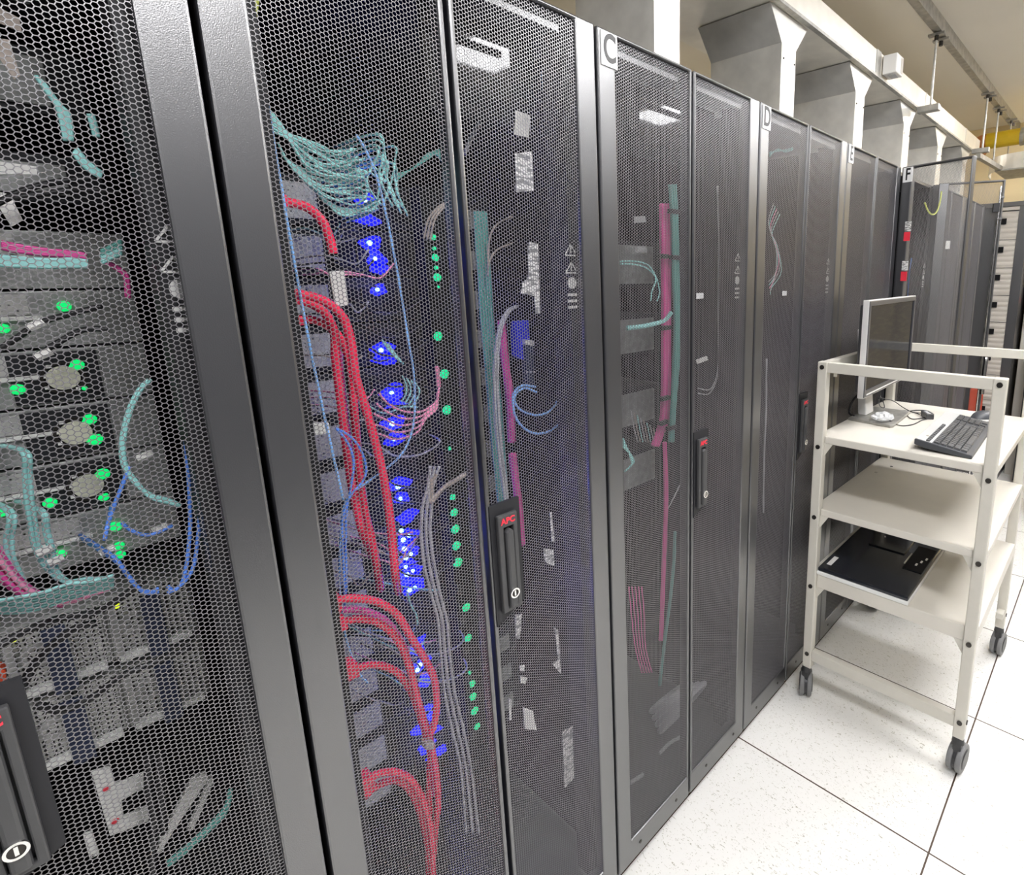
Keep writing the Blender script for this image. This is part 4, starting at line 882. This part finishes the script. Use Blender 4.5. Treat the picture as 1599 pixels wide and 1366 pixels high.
# bag, adapter and wires on the upper shelf
bm = MB(); rb = random.Random(5); c = pz(1379, 652, SZ+.02)
n_, m_ = 16, 9; vs = []; fs = []
for i_ in range(m_):
    th = math.pi*i_/(m_-1)
    for j_ in range(n_):
        ph = 2*math.pi*j_/n_; q = rb.uniform(.7, 1.2)
        vs.append((c.x+.034*math.sin(th)*math.cos(ph)*q, c.y+.055*math.sin(th)*math.sin(ph)*q, SZ+.0105+max(0, .012*(1+math.cos(th))*q)))
for i_ in range(m_-1):
    for j_ in range(n_): fs.append((i_*n_+j_, i_*n_+(j_+1) % n_, (i_+1)*n_+(j_+1) % n_, (i_+1)*n_+j_))
tag(bm.add(vs, fs).build('plastic_bag', 'bag'), 'crumpled clear plastic bag lying on the monitor base', 'bag')
c = pz(1448, 647, SZ+.012)
ad = thing('cable_adapter', 'small black cable adapter lying on the upper shelf behind the keyboard', 'adapter', (c.x, c.y, SZ)); ad.rotation_euler = (0, 0, .55)
MB().box(-.014, .014, -.032, .032, 0, .020).build('body', 'handle', ad, bevel=.002)
for k in range(3): MB().box(-.006, .006, -.022+k*.018, -.012+k*.018, .0195, .0205).build('marking', 'legend', ad)
def wire(name, r, pts, label):
    P = [pz(a, b_, z) for a, b_, z in pts]
    return tag(MB().tube(smooth_path(P, 8), r, 8).build(name, 'blackc', smooth=True), label, 'cable')
wire('black_cable', .0018, [(1378, 622, 1.10), (1395, 626, 1.06), (1410, 636, 1.02), (1424, 643, 1.010), (1440, 645, 1.010)], 'thin black cable from the back of the monitor to the adapter, upper one')
wire('black_cable', .0018, [(1372, 622, 1.10), (1374, 634, 1.06), (1381, 636, 1.05), (1378, 624, 1.08), (1374, 618, 1.11)], 'thin black cable loop hanging under the monitor')
wire('black_cable', .0018, [(1386, 655, 1.018), (1404, 664, 1.008), (1424, 663, 1.008), (1440, 656, 1.008), (1449, 654, 1.012)], 'thin black cable curving from the plastic bag to the keyboard')
wire('black_cable', .0018, [(1394, 645, 1.012), (1408, 641, 1.008), (1424, 643, 1.008), (1436, 647, 1.010)], 'thin black cable running from the bag to the adapter')
wire('black_cable', .0018, [(1458, 647, 1.010), (1446, 641, 1.008), (1424, 641, 1.008), (1416, 646, 1.008), (1424, 654, 1.008), (1444, 652, 1.010)], 'thin black cable looping around the adapter')
wire('black_cable', .0045, [(1342, 614, 1.10), (1330, 628, 1.06), (1326, 644, 1.02), (1334, 650, 1.014)], 'thick black cable drooping behind the monitor base')

# keyboard
kb = thing('keyboard', 'black keyboard with a white upper strip tilted on the upper cart shelf', 'keyboard', (.362, .352, SZ), math.radians(2.0))
KL, KW = .443, .158
# profile across the depth: rear (x=0) raised, front (x=KW) low
def kz(x): return .036-.024*x/KW
MB().prism([(0, .018), (0, .034), (.004, kz(0)), (KW-.003, kz(KW)), (KW, .010), (KW, .002), (KW-.004, 0), (.03, .010)], 'y', 0, KL).build('body', 'kbody', kb, bevel=.002)
MB().prism([(.003, kz(.003)), (.048, kz(.048)), (.048, kz(.048)+.0012), (.003, kz(.003)+.0012)], 'y', .004, KL-.004).build('white_strip', 'strip', kb)
def key(name, x, y, w, d, parent=kb):
    z = kz(x)+.0005
    b = MB(); t = .0012; h = .0055; sl = -.024/KW
    v = [(x-d/2, y-w/2, z), (x+d/2, y-w/2, z+sl*d/2), (x+d/2, y+w/2, z+sl*d/2), (x-d/2, y+w/2, z)]
    v = [(a, c_, kz(a)+.0002) for a, c_, _ in v]+[(x-d/2+t, y-w/2+t, kz(x-d/2)+h), (x+d/2-t, y-w/2+t, kz(x+d/2)+h), (x+d/2-t, y+w/2-t, kz(x+d/2)+h), (x-d/2+t, y+w/2-t, kz(x-d/2)+h)]
    b.add(v, [(0, 3, 2, 1), (4, 5, 6, 7), (0, 1, 5, 4), (1, 2, 6, 5), (2, 3, 7, 6), (3, 0, 4, 7)])
    lz = kz(x)+h+.0003
    k_ = b.build(name, 'keycap', parent)
    return k_
U = .0192
rows = [(.060, [1]*13+[2]), (.0785, [1.5]+[1]*12+[1.5]), (.097, [1.75]+[1]*11+[2.25]), (.1155, [2.25]+[1]*10+[2.75]), (.134, [1.25, 1.25, 1.25, 6.25, 1.25, 1.25, 1.25, 1.25])]
for x, ws in rows:
    y = .009
    for w in ws:
        key('key', x, y+w*U/2, w*U-.002, .0165); y += w*U
for k in range(12): key('key', .036, .014+.004*(k//4)+k*U*.98, .0165, .0105)
for x, cols in ((.060, (0, 1, 2)), (.0785, (0, 1, 2)), (.1155, (1,)), (.134, (0, 1, 2))):
    for c_ in cols: key('key', x, .289+c_*U, .0172, .0165)
for r_, x in enumerate((.060, .0785, .097, .1155, .134)):
    for c_ in range(4):
        if r_ == 4 and c_ == 1: continue
        if c_ == 3 and r_ in (2, 4): continue
        key('key', x, .358+c_*U, .0172, .0165)
MB().cyl((.024, .06, .0335), (0, 0, 1), .004, .003, 14).build('emblem', 'cab', kb)
for yy in (.03, KL-.05): MB().box(.004, .016, yy, yy+.02, 0, .02).build('folding_foot', 'cab', kb)
ms = thing('computer_mouse', 'dark grey computer mouse with silver sides beyond the keyboard', 'mouse', (.455, .885, SZ), -.5)
vs = []; fs = []; n_, m_ = 20, 8
def mouse_shell(k, zoff, sc):
    vs = []; fs = []
    for i_ in range(m_):
        th = (math.pi/2)*i_/(m_-1)
        for j_ in range(n_):
            ph = 2*math.pi*j_/n_; ex = .9
            x = .033*sc*math.cos(th)**.6*math.cos(ph); y = .056*sc*math.cos(th)**.6*math.sin(ph)
            vs.append((x, y, zoff+.034*sc*math.sin(th)*(1-.25*(y/.056)**2)))
    for i_ in range(m_-1):
        for j_ in range(n_): fs.append((i_*n_+j_, i_*n_+(j_+1) % n_, (i_+1)*n_+(j_+1) % n_, (i_+1)*n_+j_))
    fs.append(tuple(range(n_))[::-1]); return vs, fs
v_, f2 = mouse_shell(0, 0, 1.0); MB().add(v_, f2).build('shell', 'kbody', ms, smooth=True)
MB().cyl((0, .03, .026), (1, 0, 0), .007, .006, 14).build('scroll_wheel', 'silver', ms)
MB().prism([(.033*1.01*math.cos(a), .056*1.01*math.sin(a)) for a in [i*2*math.pi/28 for i in range(28)]], 'z', .003, .010).build('side_band', 'silver', ms)
# flat monitor lying face down on the lowest shelf
Z3 = .502
fm = thing('flat_monitor', 'black monitor without a stand lying face down on the lowest cart shelf', 'monitor', (.24, .56, Z3)); o = local(fm)
MB(o).box(.090, .395, .318, .815, Z3+.001, Z3+.014).build('front_bezel', 'ledge', fm, bevel=.003)
MB(o).box(.092, .393, .322, .812, Z3+.0125, Z3+.028).build('back_shell', 'screen', fm, bevel=.005)
MB(o).box(.17, .30, .60, .76, Z3+.028, Z3+.033).build('rear_housing', 'screen', fm, bevel=.002)
q = MB(o).box(.322, .384, .50, .70, Z3+.028, Z3+.031).build('connector_recess', 'inner', fm, bevel=.001)
MB(o).box(.318, .322, .53, .62, Z3+.031, Z3+.034).build('recess_edge', 'cab', fm)
for k in range(3): MB(o).box(.352+k*.009, .358+k*.009, .54+.03*k, .556+.03*k, Z3+.031, Z3+.033).build('connector_label', 'ledge', fm)
MB(o).box(.108, .124, .36, .43, Z3+.028, Z3+.0286).build('sticker', 'white', fm)
led(fm, (.2, .69, Z3+.034), .004, 'dull', 'screw')

# ties on the bundles of the letter C rack
for k, (px, py) in enumerate(((1036, 400), (1040, 512), (1040, 622), (1038, 660), (1054, 330), (1056, 402), (1050, 668))):
    c = pt(px, py, -.150 if k < 4 else -.142)
    tag(MB().box(c.x-.012, c.x+.004, c.y-.020, c.y+.020, c.z-.006, c.z+.006).build('cable_tie', 'blackc', bevel=.003), 'black tie strapped round an upright bundle of the letter C rack', 'tie', 'black ties on the letter C bundles')
for k, (px, py) in enumerate(((1000, 343), (1001, 390))):
    tag(quadp(MB(), [(px-10, py-5), (px+8, py-6), (px+9, py+4), (px-9, py+5)], .002, -.17).build('paper_tag', 'grey_sticker'), ['dull grey tag left of the magenta bundle, upper one', 'dull grey tag left of the magenta bundle, lower one'][k], 'tag')
